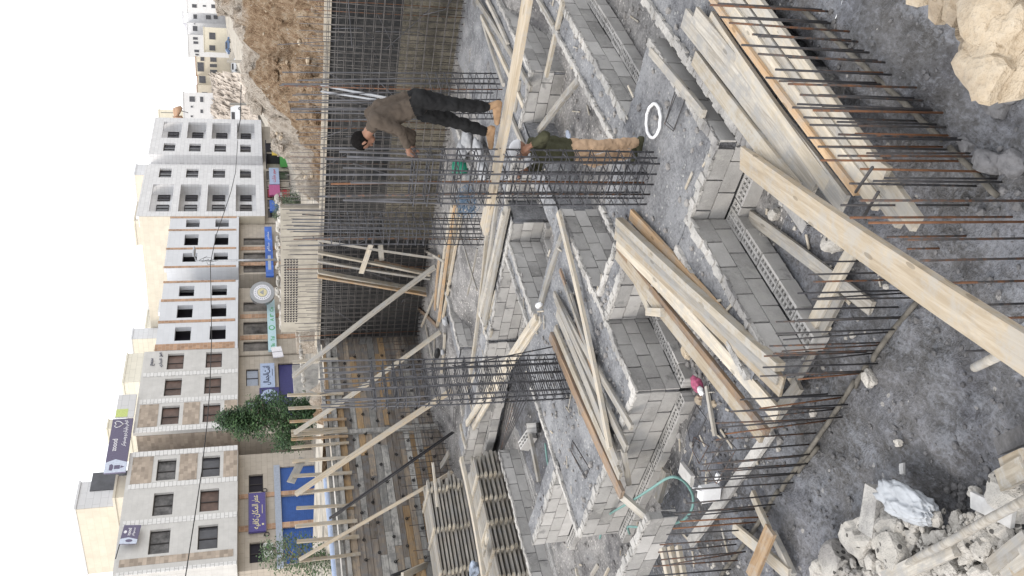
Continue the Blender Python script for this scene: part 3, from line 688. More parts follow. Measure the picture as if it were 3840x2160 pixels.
# ---- building D (grey, four storeys, niches)
bD = fempty('apartment_block', 'tall light grey apartment block with balcony niches, rightmost in the street', 'building')
rows = [(13.78, 15.06), (10.95, 12.24), (8.1, 9.42), (5.28, 6.5)]
mb = MB(); W1_ = [(58.6, 60.7), (52.0, 54.15)]; N1 = [(44.4, 50.4), (62.2, 66.8)]
hl = [(a, b, c, d) for a, b in W1_ for c, d in rows] + [(a, b, c - .45, d + .4) for a, b in N1 for c, d in rows]
holes(mb, 43.4, 55.1, 3.93, 16.6, [h for h in hl if h[0] < 55], 0, .35); holes(mb, 57.7, 68, 3.98, 16.6, [h for h in hl if h[0] > 55], 0, .35)
mb.prism([(55.1, 0, 3.95), (56.3, 1.15, 3.95), (57.7, 1.15, 3.95), (57.7, 1.28, 3.95), (55.1, 1.28, 3.95)], (0, 0, 12.65), 0, .5)
mb.span(43.4, 68, 1.3, 24, 3.94, 16.3, 0, .5); mb.span(43.4, 44.3, .36, 1.29, 3.95, 16.4, 0, .5); mb.span(50.5, 52.0, .36, 1.29, 3.95, 16.4, 0, .5); mb.span(54.2, 55.1, .36, 1.27, 3.95, 16.4, 0, .5); mb.span(57.72, 58.5, .36, 1.29, 3.95, 16.4, 0, .5); mb.span(60.8, 62.1, .36, 1.29, 3.95, 16.4, 0, .5); mb.span(66.9, 68, .36, 1.29, 3.95, 16.4, 0, .5)
for c, d in rows:
    for a, b in N1: mb.span(a - .05, b + .05, .36, 1.29, c - .62, c - .46, 0, .5)
mb.build('wall', ['greystone'], bD)
mb = MB(); mb.span(43.33, 43.39, .02, 24, 3.95, 16.3); mb.build('sun_tinted_flank', ['cream'], bD)  # warm sunlight on this side of the block, put into its colour
for c, d in rows:
    for a, b in W1_: window(bD, a, b, c, d, 'glass', .26)
    for a, b in ((46.5, 48.0), (48.9, 50.2), (64.8, 66.5)): window(bD, a, b, c, d, 'glass', 1.2)
mb = MB(); mb.span(43.5, 68, .9, 12, 1.0, 3.93); mb.build('shop_wall', ['beige'], bD)
for a, b, m_ in ((44.6, 46.4, 'glass'), (47, 48.5, 'glassshop'), (49, 51, 'signred'), (51.4, 53, 'beige'), (53.4, 55.4, 'glassshop'), (57.4, 60, 'void'), (60.6, 63, 'void')):
    window(bD, a, b, 1.05, 3.6, m_, .84, False, 'shop_front')
# ---- rooftop volumes
def roofbox(r, x0, ytop, x1, ybot, off, dep, mat, label, name='roof_hut', side=None, zb=None):
    """front face between two picture corners on the plane `off` behind the facade"""
    a, b = fs(r, x0, ybot, off), fs(r, x1, ytop, off); s0, s1 = min(a.x, b.x), max(a.x, b.x); z0, z1 = min(a.z, b.z), max(a.z, b.z)
    if zb is not None: z0 = zb
    e = fempty(name, label, 'roof hut'); mb = MB(); mb.span(s0, s1, off, off + dep, z0, z1); mb.build('wall', [mat], e)
    mb = MB(); mb.span(s0 - .08, s1 + .08, off - .08, off + dep + .08, z1 + .003, z1 + .16); mb.build('roof_slab', [mat], e)
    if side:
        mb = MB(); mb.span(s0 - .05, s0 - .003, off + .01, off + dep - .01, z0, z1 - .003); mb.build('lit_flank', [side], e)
    return e, s0, s1, z0, z1
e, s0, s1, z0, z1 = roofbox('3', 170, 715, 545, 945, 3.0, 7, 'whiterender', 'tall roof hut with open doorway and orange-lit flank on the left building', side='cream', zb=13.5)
mb = MB(); mb.span(s0 + 1.6, s0 + 3.4, 2.93, 2.995, z1 - 4.0, z1 - .7); mb.build('doorway', ['glass'], e)
mb = MB(); mb.span(s1 - .9, s1 + .1, 2.9, 2.96, 13.6, 14.5); mb.build('stair_rail', ['steelpart'], e)
roofbox('3', 465, 690, 560, 860, 1.0, 5, 'cream', 'low cream parapet block in front of the tall roof hut', zb=13.5)
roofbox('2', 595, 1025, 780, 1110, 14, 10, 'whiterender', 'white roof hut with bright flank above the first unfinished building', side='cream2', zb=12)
roofbox('2', 530, 1215, 690, 1440, 8, 10, 'cream2', 'broad pale roof storey over the brown-curtained building', zb=13)
roofbox('2', 700, 740, 820, 1020, 16, 10, 'cream2', 'long low cream roof storey behind the unfinished buildings', zb=12)
roofbox('2', 710, 625, 800, 730, 13, 8, 'whiterender', 'small white roof hut over the recess', zb=12)
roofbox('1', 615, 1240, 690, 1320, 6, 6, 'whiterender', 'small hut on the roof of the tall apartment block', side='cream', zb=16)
roofbox('3', 410, 260, 560, 340, 22, 5, 'cream2', 'pale water tower hut far behind the slate banner', zb=13)
roofbox('2', 615, 80, 650, 220, 3, 3, 'cream', 'low parapet hut at the left end of the tall apartment roof', zb=16)
# ---- lettering helpers (Arabic presentation forms, visual order)
AF = {'ا': ('\ufe8d', '\ufe8e', None, None), 'ب': ('\ufe8f', '\ufe90', '\ufe91', '\ufe92'), 'ت': ('\ufe95', '\ufe96', '\ufe97', '\ufe98'), 'ج': ('\ufe9d', '\ufe9e', '\ufe9f', '\ufea0'), 'د': ('\ufea9', '\ufeaa', None, None), 'ر': ('\ufead', '\ufeae', None, None),
      'س': ('\ufeb1', '\ufeb2', '\ufeb3', '\ufeb4'), 'ص': ('\ufeb9', '\ufeba', '\ufebb', '\ufebc'), 'ط': ('\ufec1', '\ufec2', '\ufec3', '\ufec4'), 'ع': ('\ufec9', '\ufeca', '\ufecb', '\ufecc'), 'ف': ('\ufed1', '\ufed2', '\ufed3', '\ufed4'), 'ك': ('\ufed9', '\ufeda', '\ufedb', '\ufedc'),
      'ل': ('\ufedd', '\ufede', '\ufedf', '\ufee0'), 'م': ('\ufee1', '\ufee2', '\ufee3', '\ufee4'), 'ن': ('\ufee5', '\ufee6', '\ufee7', '\ufee8'), 'ه': ('\ufee9', '\ufeea', '\ufeeb', '\ufeec'), 'و': ('\ufeed', '\ufeee', None, None), 'ي': ('\ufef1', '\ufef2', '\ufef3', '\ufef4')}
def arab(s):
    out = []
    for i, ch in enumerate(s):
        if ch not in AF: out.append(ch); continue
        f = AF[ch]; pj = i > 0 and s[i - 1] in AF and AF[s[i - 1]][2] is not None; nj = i + 1 < len(s) and s[i + 1] in AF
        if f[2] is None: out.append(f[1] if pj else f[0])
        else: out.append(f[3] if pj and nj else f[1] if pj else f[2] if nj else f[0])
    return ''.join(reversed(out))
def lettering(txt, mat, w, h, parent, loc, name='lettering', ext=.012):
    """text in the facade plane (local X along the street, local Z up), scaled to w x h, turned into a mesh"""
    cu = bpy.data.curves.new(name, 'FONT'); cu.body = txt; cu.extrude = .02; cu.resolution_u = 3; cu.offset = .012
    o = bpy.data.objects.new(name, cu); C.objects.link(o); bpy.context.view_layer.update()
    me = bpy.data.meshes.new_from_object(o.evaluated_get(bpy.context.evaluated_depsgraph_get())); bpy.data.objects.remove(o)
    if not len(me.vertices): return None
    xs_ = [v.co.x for v in me.vertices]; ys_ = [v.co.y for v in me.vertices]; x0, x1, y0, y1 = min(xs_), max(xs_), min(ys_), max(ys_)
    for v in me.vertices:
        c = v.co.copy(); v.co = ((c.x - x0) / max(1e-6, x1 - x0) * w - w / 2, -(c.z + .02) * ext / .04 - .001, (c.y - y0) / max(1e-6, y1 - y0) * h - h / 2)
    me.materials.clear(); me.materials.append(M[mat]); me.update()
    ob = bpy.data.objects.new(name, me); C.objects.link(ob); ob.parent = parent; ob.location = loc; return ob
def board(name, label, s0, s1, z0, z1, n, th, mat, cat='sign'):
    """flat sign: root Empty at its lower middle, board part in local coordinates"""
    e = fempty(name, label, cat, None, ((s0 + s1) / 2, n, z0)); mb = MB(); mb.span(-(s1 - s0) / 2, (s1 - s0) / 2, 0, th, 0, z1 - z0); mb.build('sign_board', [mat], e); return e, s1 - s0, z1 - z0
# cafe sign
e, w, h = board('cafe_sign', 'purple cafe sign with cream Arabic lettering over the blue shutters', 1.32, 4.86, 4.62, 5.70, .72, .18, 'purple')
mb = MB(); mb.span(-w / 2 - .05, w / 2 + .05, -.02, .15, h + .003, h + .06); mb.span(-w / 2 - .05, w / 2 + .05, -.02, .15, -.06, -.003); mb.build('sign_frame', ['banner'], e)
lettering(arab('عطر') + '', 'yellowtext', .75, .55, e, (1.17, -.003, .62)); lettering(arab('المكان'), 'yellowtext', 1.25, .55, e, (.08, -.003, .62)); lettering(arab('كافيه'), 'yellowtext', .95, .52, e, (-1.1, -.003, .60))
mb = MB(); mb.span(-.2, .6, -.012, -.001, .18, .22); mb.span(-1.25, -1.1, -.012, -.001, .1, .24); mb.build('small_print', ['yellowtext'], e)
# perfume sign: round emblem square and light blue lettered board
e, w, h = board('shop_sign', 'light blue shop sign with dark Arabic lettering next to the emblem square', 16.35, 19.5, 3.6, 4.76, .70, .2, 'lblue')
lettering(arab('انت'), 'darktext', .95, .6, e, (.72, -.003, .66)); lettering(arab('الجمال'), 'darktext', 1.45, .62, e, (-.52, -.003, .62))
mb = MB(); mb.span(-.1, .8, -.012, -.001, .16, .2); mb.build('small_print', ['darktext'], e)
e, w, h = board('emblem_sign', 'navy square sign with pale oval and dark flame emblem', 14.2, 16.3, 3.3, 4.85, .68, .2, 'navy')
def ell(mb, cx, cz, a, b, n0, n1, mat=0, n=40, flat=0):
    pts = [(cx + a * math.cos(2 * math.pi * i / n), n0, cz + b * math.sin(2 * math.pi * i / n)) for i in range(n)]
    mb.prism(pts, (0, n1 - n0, 0), mat, .5)
mb = MB(); ell(mb, 0, h / 2, .80, .66, -.012, -.001); mb.build('oval', ['lblue'], e)
mb = MB(); fl = [(-.03, .60), (-.05, .38), (-.13, .18), (-.16, 0), (-.12, -.14), (-.02, -.2), (.05, -.14), (.03, -.02), (.10, -.1), (.16, -.26), (.12, -.46), (.0, -.6), (.2, -.42), (.24, -.2), (.18, .0), (.06, .2), (.0, .4)]
mb.prism([(x_, -.024, h / 2 + z_) for x_, z_ in fl], (0, .011, 0)); mb.tube([(.06, -.02, h / 2 + .6), (.04, -.02, h / 2 + .4), (.14, -.02, h / 2 + .15), (.27, -.02, h / 2 - .12), (.25, -.02, h / 2 - .4), (.1, -.02, h / 2 - .6)], .02, 5); mb.build('flame_emblem', ['navy'], e)
# rooftop banner
p0, p1 = fs('3', 430, 670, -.3), fs('3', 630, 255, -.3)
e, w, h = board('roof_banner', 'slate roof banner with white scripts and a pale emblem field', p0.x, p1.x, 13.95, 13.95 + 1.42, -.3, .12, 'banner', 'banner')
mb = MB(); mb.prism([(-w / 2, -.01, 0), (-w / 2 + .95, -.01, 0), (-w / 2 + 1.3, -.01, h * .55), (-w / 2 + 1.0, -.01, h), (-w / 2, -.01, h)], (0, .009, 0)); mb.build('pale_field', ['bannerlight'], e)
mb = MB(); c0 = -w / 2 + .5
mb.prism([(c0 - .32, -.02, .95), (c0 - .15, -.02, .86), (c0 + .15, -.02, .86), (c0 + .34, -.02, .98), (c0 + .25, -.02, 1.12), (c0 - .25, -.02, 1.12)], (0, .009, 0)); mb.span(c0 - .18, c0 + .18, -.02, -.011, .42, .8); mb.prism([(c0 - .12, -.02, .38), (c0 + .12, -.02, .38), (c0, -.02, .12)], (0, .009, 0)); mb.build('crest', ['banner'], e)
lettering('zoood', 'whitetext', 1.25, .36, e, (-.02, -.003, 1.02)); lettering(arab('كوفي') , 'whitetext', .7, .34, e, (w / 2 - .55, -.003, .40)); lettering(arab('بلياردو'), 'whitetext', .95, .34, e, (w / 2 - 1.45, -.003, .40)); lettering(arab('وسنوكر'), 'whitetext', 1.0, .34, e, (w / 2 - 2.5, -.003, .40))
mb = MB()
for sgn in (-1, 1): mb.tube([(w / 2 - .62, -.02, .62), (w / 2 - .62 + sgn * .3, -.02, .9), (w / 2 - .62 + sgn * .34, -.02, 1.1), (w / 2 - .62 + sgn * .18, -.02, 1.22), (w / 2 - .62, -.02, 1.1)], .035, 5)
mb.build('heart_emblem', ['whitetext'], e)
p0, p1 = fs('3', 490, 255, -.3), fs('3', 640, 75, -.3)
e, w, h = board('roof_banner', 'pale roof banner with a lime green square beside the slate banner', p0.x + .05, p1.x, 13.95, 13.95 + 1.3, -.3, .12, 'whiterender', 'banner')
mb = MB(); mb.span(-w / 2 + .02, -w / 2 + .9, -.01, -.001, .45, h - .02); mb.build('lime_field', ['lime'], e)
# hanging banner at the left corner
p0, p1 = fs('3', 520, 1215, -.5), fs('3', 640, 1065, -.5)
e, w, h = board('hanging_banner', 'small slate banner hanging tilted at the upper left corner of the stone building', min(p0.x, p1.x), max(p0.x, p1.x), 12.55, 13.6, -.5, .06, 'banner', 'banner')
mb = MB(); mb.prism([(-w / 2, -.01, .0), (-w / 2 + .35, -.01, 0), (-w / 2 + .52, -.01, h * .55), (-w / 2 + .4, -.01, h), (-w / 2, -.01, h)], (0, .009, 0)); mb.build('pale_field', ['bannerlight'], e)
mb = MB(); ell(mb, -w / 2 + .24, .5, .12, .22, -.022, -.011, 0, 8); mb.build('crest', ['banner'], e)
lettering('zoood', 'whitetext', .62, .22, e, (.2, -.003, .62)); lettering(arab('سنوكر'), 'whitetext', .7, .2, e, (.18, -.003, .34))
mb = MB(); ell(mb, .2, .86, .12, .1, -.012, -.001, 0, 10); mb.build('heart_emblem', ['whitetext'], e)
mb = MB(); mb.tube([(-w / 2 - 1.1, .1, h - .02), (-w / 2 + .1, .1, h - .02)], .03); mb.build('pole', ['black'], e); e.rotation_euler = (0, math.radians(6), FA)
# building name lettering
e = fempty('wall_lettering', 'dark Arabic building name fixed on the upper stone wall', 'lettering', None, (20.0, -.06, 12.2))
lettering(arab('مجمع'), 'darktext', .95, .34, e, (-.6, 0, .95)); lettering(arab('صبر'), 'darktext', .6, .34, e, (.3, 0, .35)); lettering(arab('التجاري'), 'darktext', 1.1, .34, e, (-.75, 0, .3))
# teal / green sign, blue sign, small white panel
e, w, h = board('shop_sign', 'pale teal shop sign with green letters below the shop windows', 20.7, 28.3, 3.35, 4.05, .25, .2, 'teal')
for i, (x_, ww) in enumerate(((-3.2, .8), (-2.2, .8), (.6, .5), (1.3, .6), (2.2, .9))): lettering(('Tile', 'Tal', 'A', 'r', 'Co')[i], 'green', ww * .8, .32, e, (x_, -.003, .3))
mb = MB(); ell(mb, -.6, .34, .36, .27, -.012, -.001, 0, 20); mb.build('round_emblem', ['green'], e)
mb = MB(); ell(mb, -.6, .34, .24, .17, -.022, -.013, 0, 20); mb.build('emblem_inside', ['teal'], e)
e, w, h = board('shop_sign', 'long deep blue shop sign with pale blue lettering', 32.2, 41.5, 3.3, 4.03, .2, .2, 'signblue')
for x_, tx, ww in ((2.8, arab('مطعم'), 1.5), (.6, arab('سلام'), 1.6), (-2.2, 'BLUE', 0)):
    if ww: lettering(tx, 'bannerlight', ww, .36, e, (x_, -.003, .36))
mb = MB(); mb.span(-3.6, -1.0, -.012, -.001, .22, .5); mb.build('grey_field', ['sky_grey'], e)
e, w, h = board('shop_sign', 'tilted white panel sign with dark divider at the end of the teal sign', 19.6, 21.0, 2.9, 3.75, .1, .1, 'whitetext')
mb = MB(); mb.span(-.02, .02, -.012, -.001, 0, h); mb.build('divider', ['darktext'], e); e.rotation_euler = (0, math.radians(-7), FA)
e, w, h = board('shop_sign', 'pale shop sign with red script beside the green and yellow stall', 51.2, 55.2, 2.2, 3.3, .3, .2, 'lblue'); lettering(arab('سوبر ماركت'), 'signred', 3.2, .5, e, (0, -.003, .55))
board('shop_sign', 'magenta and red shop sign under the grey apartment block', 48.6, 51.0, 2.2, 3.4, .3, .2, 'pink'); board('shop_sign', 'small bright blue sign behind the dusty street tree', 45.0, 47.4, 2.2, 3.4, .3, .2, 'signblue')
# round medallion sign
c0 = fs('2', 1577, 758, -1.2); e = fempty('medallion_sign', 'big grey round drum sign with white dial ring and emblem', 'sign', None, c0)
e.rotation_euler = (0, 0, FA + math.radians(-32))
mb = MB(); n = 48; R_ = 1.08
ell(mb, 0, 0, R_, R_, 0, .55, 0, n); mb.build('drum', ['steelpart'], e)
mb = MB(); ell(mb, 0, 0, .76, .76, -.02, -.002, 0, n); mb.build('dial', ['whitetext'], e)
mb = MB()
for i in range(22):
    a = 2 * math.pi * i / 22; mb.box((.62 * math.cos(a), -.03, .62 * math.sin(a)), (.10, .012, .07), Matrix.Rotation(-a, 3, 'Y'))
mb.build('ring_lettering', ['sky_grey'], e)
mb = MB(); ell(mb, 0, 0, .46, .46, -.03, -.021, 0, 30); mb.build('inner_disc', ['steelpart'], e)
mb = MB(); ell(mb, 0, 0, .40, .40, -.04, -.031, 0, 30); mb.build('inner_dial', ['yellowtext'], e)
mb = MB(); mb.prism([(-.24, -.05, -.12), (.24, -.05, -.12), (.12, -.05, .1), (0, -.05, .24), (-.12, -.05, .1)], (0, .009, 0)); mb.build('emblem', ['steelpart'], e)
# air conditioner and outdoor lamps on building A
def aircon(p, label):
    e = fempty('air_conditioner', label, 'air conditioner', None, p); mb = MB(); mb.span(-.45, .45, 0, .32, 0, .62); mb.build('case', ['whiterender'], e)
    mb = MB(); ell(mb, 0, .31, .24, .24, -.02, -.003, 0, 20); mb.build('fan_grille', ['frame'], e)
q = fs('3', 1625, 1240, .6); aircon((q.x, .6, q.z - .3), 'white air conditioner box above the small leafy tree')
for x_, z_, lb in ((5.12, 4.62, 'round black wall lamp at the right end of the cafe sign'), (1.05, 4.55, 'round black wall lamp at the left end of the cafe sign')):
    e = fempty('wall_lamp', lb, 'lamp', None, (x_, .85, z_)); mb = MB(); mb.tube([(.16 * math.cos(a / 10 * 6.283), -.05, .16 * math.sin(a / 10 * 6.283)) for a in range(11)], .035, 6); mb.build('ring', ['black'], e)
    mb = MB(); mb.tube([(0, -.05, .1), (0, .1, .2)], .03); mb.build('bracket', ['black'], e)
# ------------------------------------------------------------------ retaining walls of the pit
e = empty('retaining_wall', (18.85, 12, 0), 'dark coated retaining wall of the pit behind the rebar grid', 'retaining wall')
mb = MB(); mb.span(18.86, 19.2, -2, 15.6, 1.28, 2.86); mb.span(18.86, 19.2, 15.6, 19.7, -.5, 2.86); _kid('dark_coating', mb, ['bitumen'], e)
mb = MB(); mb.span(18.80, 19.18, -2, 15.598, -.5, 1.278); _kid('pale_base', mb, ['soilwall'], e)
mb = MB(); y = -2
while y < 19.6:
    w_ = uni(.8, 2.2); mb.span(18.78, 18.86, y, min(19.7, y + w_ - .01), 2.862, 3.0 + uni(-.02, .03)); y += w_
_kid('capping_board', mb, ['woodpale'], e)
e = empty('timber_wall', (12, 19.45, 0), 'shuttered wall of brown and grey horizontal boards along the left of the pit', 'timber wall')
mb = MB(); z = -.6
while z < 2.8:
    hgt = uni(.13, .2); x = 6.0 + uni(-2, 0)
    while x < 18.8:
        w_ = uni(2.2, 4.2); r_ = rnd()
        mt = 0 if r_ < .5 else (1 if r_ < .72 else (2 if r_ < .92 else 3))
        mb.span(x, min(18.84, x + w_ - .008), 19.44 + uni(-.006, .012), 19.49, z, min(2.82, z + hgt - .008), mt); x += w_
    z += hgt
M['timber2'] = m_wood('brown shuttering board', (.36, .295, .225), (.245, .195, .15), (.17, .17, .17), .5); M['timber3'] = m_wood('grey shuttering board', (.40, .385, .36), (.27, .26, .245), (.15, .15, .15), .5); M['timber4'] = m_wood('ochre shuttering board', (.37, .26, .15), (.27, .18, .10), (.2, .17, .14), .4)
_kid('boards', mb, ['timber', 'timber2', 'timber3', 'timber4'], e)
mb = MB(); mb.span(6, 18.84, 19.50, 19.66, -.6, 2.8); _kid('backing', mb, ['timber'], e)
mb = MB()
for i in range(16):
    for j in range(8):
        x = 7.0 + i * .72 + (j % 2) * .3 + uni(-.1, .1); z = .1 + j * .36 + uni(-.05, .05)
        if x > 18.6: continue
        c0 = Vector((x, 19.42, z)); mb.tube([c0 + Vector((.035 * math.cos(a), -.02 + .015 * math.sin(2 * a), .035 * math.sin(a))) for a in (0, 1, 2, 3, 4, 5, 6)], .012, 4, 0)
        mb.tube([c0, c0 + Vector((uni(-.06, .06), -.10, uni(-.08, .02)))], .008, 4)
q_ = _kid('tie_wires', mb, ['black'], e); q_['kind'] = 'stuff'
for x, lb in ((15.2, 0), (9.6, 0)):
    mb = MB(); mb.span(x, x + .14, 19.36, 19.435, -.4, 2.85); _kid('upright_batten', mb, ['timber3'], e)
for k_, (z_, y_) in enumerate(((2.86, 19.44), (2.60, 19.40))):
    mb = MB(); x = 5.6
    while x < 18.6: mb.span(x, min(18.8, x + 3.3), y_ - .05, y_ + .03, z_, z_ + .1); x += 3.31
    _kid('top_rail', mb, ['timber3'], e)
# stakes along the top of the timber wall
ST = [(235, 85), (240, 185), (250, 285), (262, 355), (263, 388), (262, 420), (266, 480), (270, 585), (270, 695), (290, 825), (300, 937), (295, 1075), (305, 1190), (318, 1335)]
STL = ['first stake from the corner of the pit', 'stake crossing the lower edge of the big green tree', 'orange-ended stake beside the raking strut top', 'weathered stake beside a doubled stake at the strut top', 'middle stake of the close-set trio', 'lower stake of the close-set trio with orange end', 'thin stake before the dark doorway', 'stake crossing the right blue shutter', 'stake beside the torn white board', 'stake meeting the second raking strut', 'stake before the middle of the blue shutters', 'stake before the stone pier of the shutters', 'dark-edged stake before the ribbed shutter', 'leftmost stake beside the small leafy tree']
for (x, y), lb in zip(ST, STL):
    p = gy('S', x, y, 19.32); plank((p.x + uni(-.05, .05), 19.34, 2.35), (p.x, 19.32, p.z), uni(.07, .10), .035, 'woodorange' if 'orange' in lb else 'wood', 'pale wooden ' + lb if not lb.startswith(('orange', 'weathered')) else lb + ' on the timber wall', 'stake', 'stakes on top of the timber wall', up=(0, -1, 0), name='stake')
for i, x in enumerate([17.9]):
    plank((x, 19.33, 2.4), (x - .03, 19.33, 3.7 - .1 * i), .12, .035, 'woodpale', ('stake in the pit corner under the light blue sign', 'stake half hidden by the left column cage top', 'third stake right of the left column cage')[i], 'stake', 'stakes on top of the timber wall', up=(0, -1, 0), name='stake')
p = gy('S', 260, 745, 19.36); plank((p.x, 19.37, p.z), (p.x + .75, 19.37, p.z - .35), .2, .03, 'woodgrey', 'torn whitish board end leaning between two stakes', up=(0, -1, 0))
# ------------------------------------------------------------------ bars
def bar_mb(a, b, r=.008, n=5): return MB().tube([a, b], r, n)
def rebar(a, b, r, label, mat='steel', group=None, name='reinforcing_bar', cat='steel bar', mid=None):
    pts = [Vector(a)] + ([Vector(m_) for m_ in mid] if mid else []) + [Vector(b)]
    o = MB().tube(pts, r, 6).build(name, [mat], None, a); T(o, label, cat, group); return o
def grid_mat(X, y0, y1, sp, zlo, zhi, hor, label, r=.0085, jz=.25):
    root = empty('rebar_grid', (X, (y0 + y1) / 2, 0), label, 'rebar grid'); y = y0
    while y < y1:
        t_ = zhi(y) + uni(-jz, jz) * .4; _kid('vertical_bar', MB().tube([(X, y, zlo), (X + uni(-.01, .01), y + uni(-.02, .02), 2), (X + uni(-.04, .03), y + uni(-.05, .05), t_)], r, 4), ['steelgrid' if rnd() < .93 else 'rust'], root); y += sp * uni(.9, 1.1)
    for z in hor: _kid('horizontal_bar', MB().tube([(X - .018, y0 - .2, z + uni(-.015, .015)), (X - .018, (y0 + y1) / 2, z + uni(-.02, .02)), (X - .018, y1 + .1, z + uni(-.015, .015))], r, 4), ['steelgrid'], root)
    for _ in range(16):
        ya = uni(y0 + .5, y1 - .5); za = uni(.2, 2.6); _kid('loose_rod', MB().tube([(X - .05, ya, za), (X - .09, ya + uni(-.3, .3), za + uni(-.2, .2) + .3), (X - .06, ya + uni(-1.1, 1.1), za + uni(.2, 1.6))], r * 1.1, 4), ['steelcage'], root)
    return root
hz = [.12 + .2 * i for i in range(15)]
grid_mat(18.62, 6.2, 19.25, .17, -.1, lambda y: 3.25 + (.5 if 12.3 < y < 17 else 0), hz, 'rear layer of the rebar grid standing close to the dark wall')
grid_mat(18.36, 6.1, 19.1, .17, -.1, lambda y: 3.55 + (.35 if 12.5 < y < 16.5 else 0), [z + .07 for z in hz], 'front layer of the rebar grid standing before the dark wall')
e = empty('starter_bars', (12.5, 19.2, -.3), 'short starter bars with ties along the foot of the timber wall', 'rebar grid')
for i in range(60):
    x = 7.5 + i * .185; _kid('vertical_bar', MB().tube([(x, 19.2, -.5), (x + uni(-.03, .03), 19.2 + uni(-.05, .05), .75 + uni(-.1, .2) + .25 * (i % 2))], .008, 4), ['steel'], e)
for z in (-.1, .12, .33, .55): _kid('horizontal_bar', MB().tube([(7.4, 19.18, z), (18.7, 19.18, z + .02)], .008, 4), ['steel'], e)
# column cages
def cage(name_label, x0, x1, y0, y1, nx, ny, ztop, zst, sp, lean=(0, 0), r=.009, hooks=True, z0=-.05, rr=.0065, rusty=.1):
    cx, cy = (x0 + x1) / 2, (y0 + y1) / 2; root = empty('column_cage', (cx, cy, z0), name_label, 'column cage'); pts = []
    for i in range(nx):
        for j in range(ny):
            if 0 < i < nx - 1 and 0 < j < ny - 1: continue
            pts.append((x0 + (x1 - x0) * i / (nx - 1), y0 + (y1 - y0) * j / (ny - 1)))
    H = ztop - z0
    for x, y in pts:
        t_ = uni(-.25, .1); l = [Vector((x, y, z0)), Vector((x + lean[0] * .5 + uni(-.01, .01), y + lean[1] * .5 + uni(-.01, .01), z0 + H * .5)), Vector((x + lean[0] + uni(-.05, .05), y + lean[1] + uni(-.05, .05), ztop + t_))]
        _kid('vertical_bar', MB().tube(l, r, 5), ['rust' if rnd() < rusty else 'steelcage'], root)
    z = z0 + .12
    while z < zst:
        f = (z - z0) / H; dx, dy = lean[0] * f, lean[1] * f; zz = z + uni(-.02, .02); o = .014
        a, b, c, d = x0 - o + dx, x1 + o + dx, y0 - o + dy, y1 + o + dy; t1, t2 = uni(-.012, .012), uni(-.012, .012)
        m_ = MB().tube([(a, c, zz), (b, c, zz + t1), (b, d, zz + t2), (a, d, zz - t1), (a, c, zz)], rr, 4)
        if hooks:
            for q in range(2):                                # second, shorter tie closing over the middle bars with bent ends
                u0 = uni(.2, .35); u1 = uni(.65, .8)
                m_.tube([(a + (b - a) * u0 - .05, c - .09, zz + .09), (a + (b - a) * u0, c - .01, zz + .02), (a + (b - a) * u0, d + .01, zz + .02), (a + (b - a) * u1, d + .02, zz + .03), (a + (b - a) * u1, c - .01, zz + .03), (a + (b - a) * u1 - .06, c - .08, zz + .10)][:6], rr, 4)
                if q == 0: m_.tube([(a - .08, c + (d - c) * .3, zz + .08), (a, c + (d - c) * .35, zz), (b, c + (d - c) * .35, zz), (b + .02, c + (d - c) * .7, zz), (a, c + (d - c) * .7, zz), (a - .08, c + (d - c) * .65, zz + .08)], rr, 4); break
        _kid('stirrup', m_, ['steelcage'], root); z += sp * uni(.92, 1.08)
    return root
cage('tall column cage the two workers are tying, standing on the grey pad', 7.93, 8.17, 5.48, 6.07, 3, 5, 3.78, 2.95, .17, (0, .02), .0115, rusty=.1)
cage('leaning column cage standing on the central pad at the left', 8.3, 9.02, 9.86, 10.08, 5, 3, 3.72, 3.05, .16, (.15, .12), .0125, rr=.008)
cage('far column cage behind the stooping worker', 14.55, 15.15, 8.4, 9.05, 4, 4, 4.0, 1.5, .16, (-.1, .1), .013, False, rr=.009)
cage('far column cage left of the end of the walkway board', 13.95, 14.5, 11.35, 11.75, 4, 3, 3.9, 3.2, .17, (.35, .2), .013, False, rr=.009)
rebar(g('5', 1770, 1165, .05), gy('6', 0, 78, 12.2), .011, 'single long bar leaning against the left column cage')
rebar(gy('5', 330, 1330, 11.2), gy('5', 0, 1420, 12.0), .010, 'bent single bar slanting off the top of the left column cage')
for i, (a, b) in enumerate((((10, 645), (500, 735)), ((60, 655), (530, 750)), ((10, 690), (470, 760)))):
    rebar(gx('4', b[0], b[1], 15.2), gx('4', a[0], a[1], 17.6), .022, ('upper', 'middle', 'lower')[i] + ' rod of the grey bundle leaning behind the stooping worker', 'steelpart', 'bundle of grey rods', 'rod', 'rod')
# starter bars near the camera
L1 = [(560, 315, -250), (640, 397, -320), (760, 472, -200), (350, 175, -480), (490, 238, -420), (330, 85, -560), (860, 566, -60), (1000, 660, 30), (740, 640, -140), (1060, 760, 118), (1110, 845, 60), (1190, 850, 220), (1060, 915, 140), (1230, 960, 200), (1370, 1055, 180), (1330, 1045, 400), (1270, 1130, 245), (1470, 1180, 405), (1350, 1215, 280), (1530, 1295, 570), (1640, 1375, 660), (1450, 1405, 495)]
grp1 = 'starter bars in the row nearest the camera'
for bx, by, tx in L1:
    b = g('D', bx, by, -.62)
    for _ in range(4): b = g('D', bx, by, hpit(b.x, b.y))
    b.z -= .05; zt = zat('D', tx, by - 6, b.x, b.y); rebar(b, (b.x + uni(-.015, .015), b.y + uni(-.015, .015), zt), .0088, 'dark starter bar standing in front of the shuttering planks at the right', 'rust' if rnd() < .18 else 'steel', grp1)
    if rnd() < .6: rebar(b + Vector((.07, .02, 0)), (b.x + .07 + uni(-.03, .03), b.y + .03, zt - uni(.05, .3)), .0082, 'dark starter bar standing in front of the shuttering planks at the right', 'rust' if rnd() < .3 else 'steel', grp1)
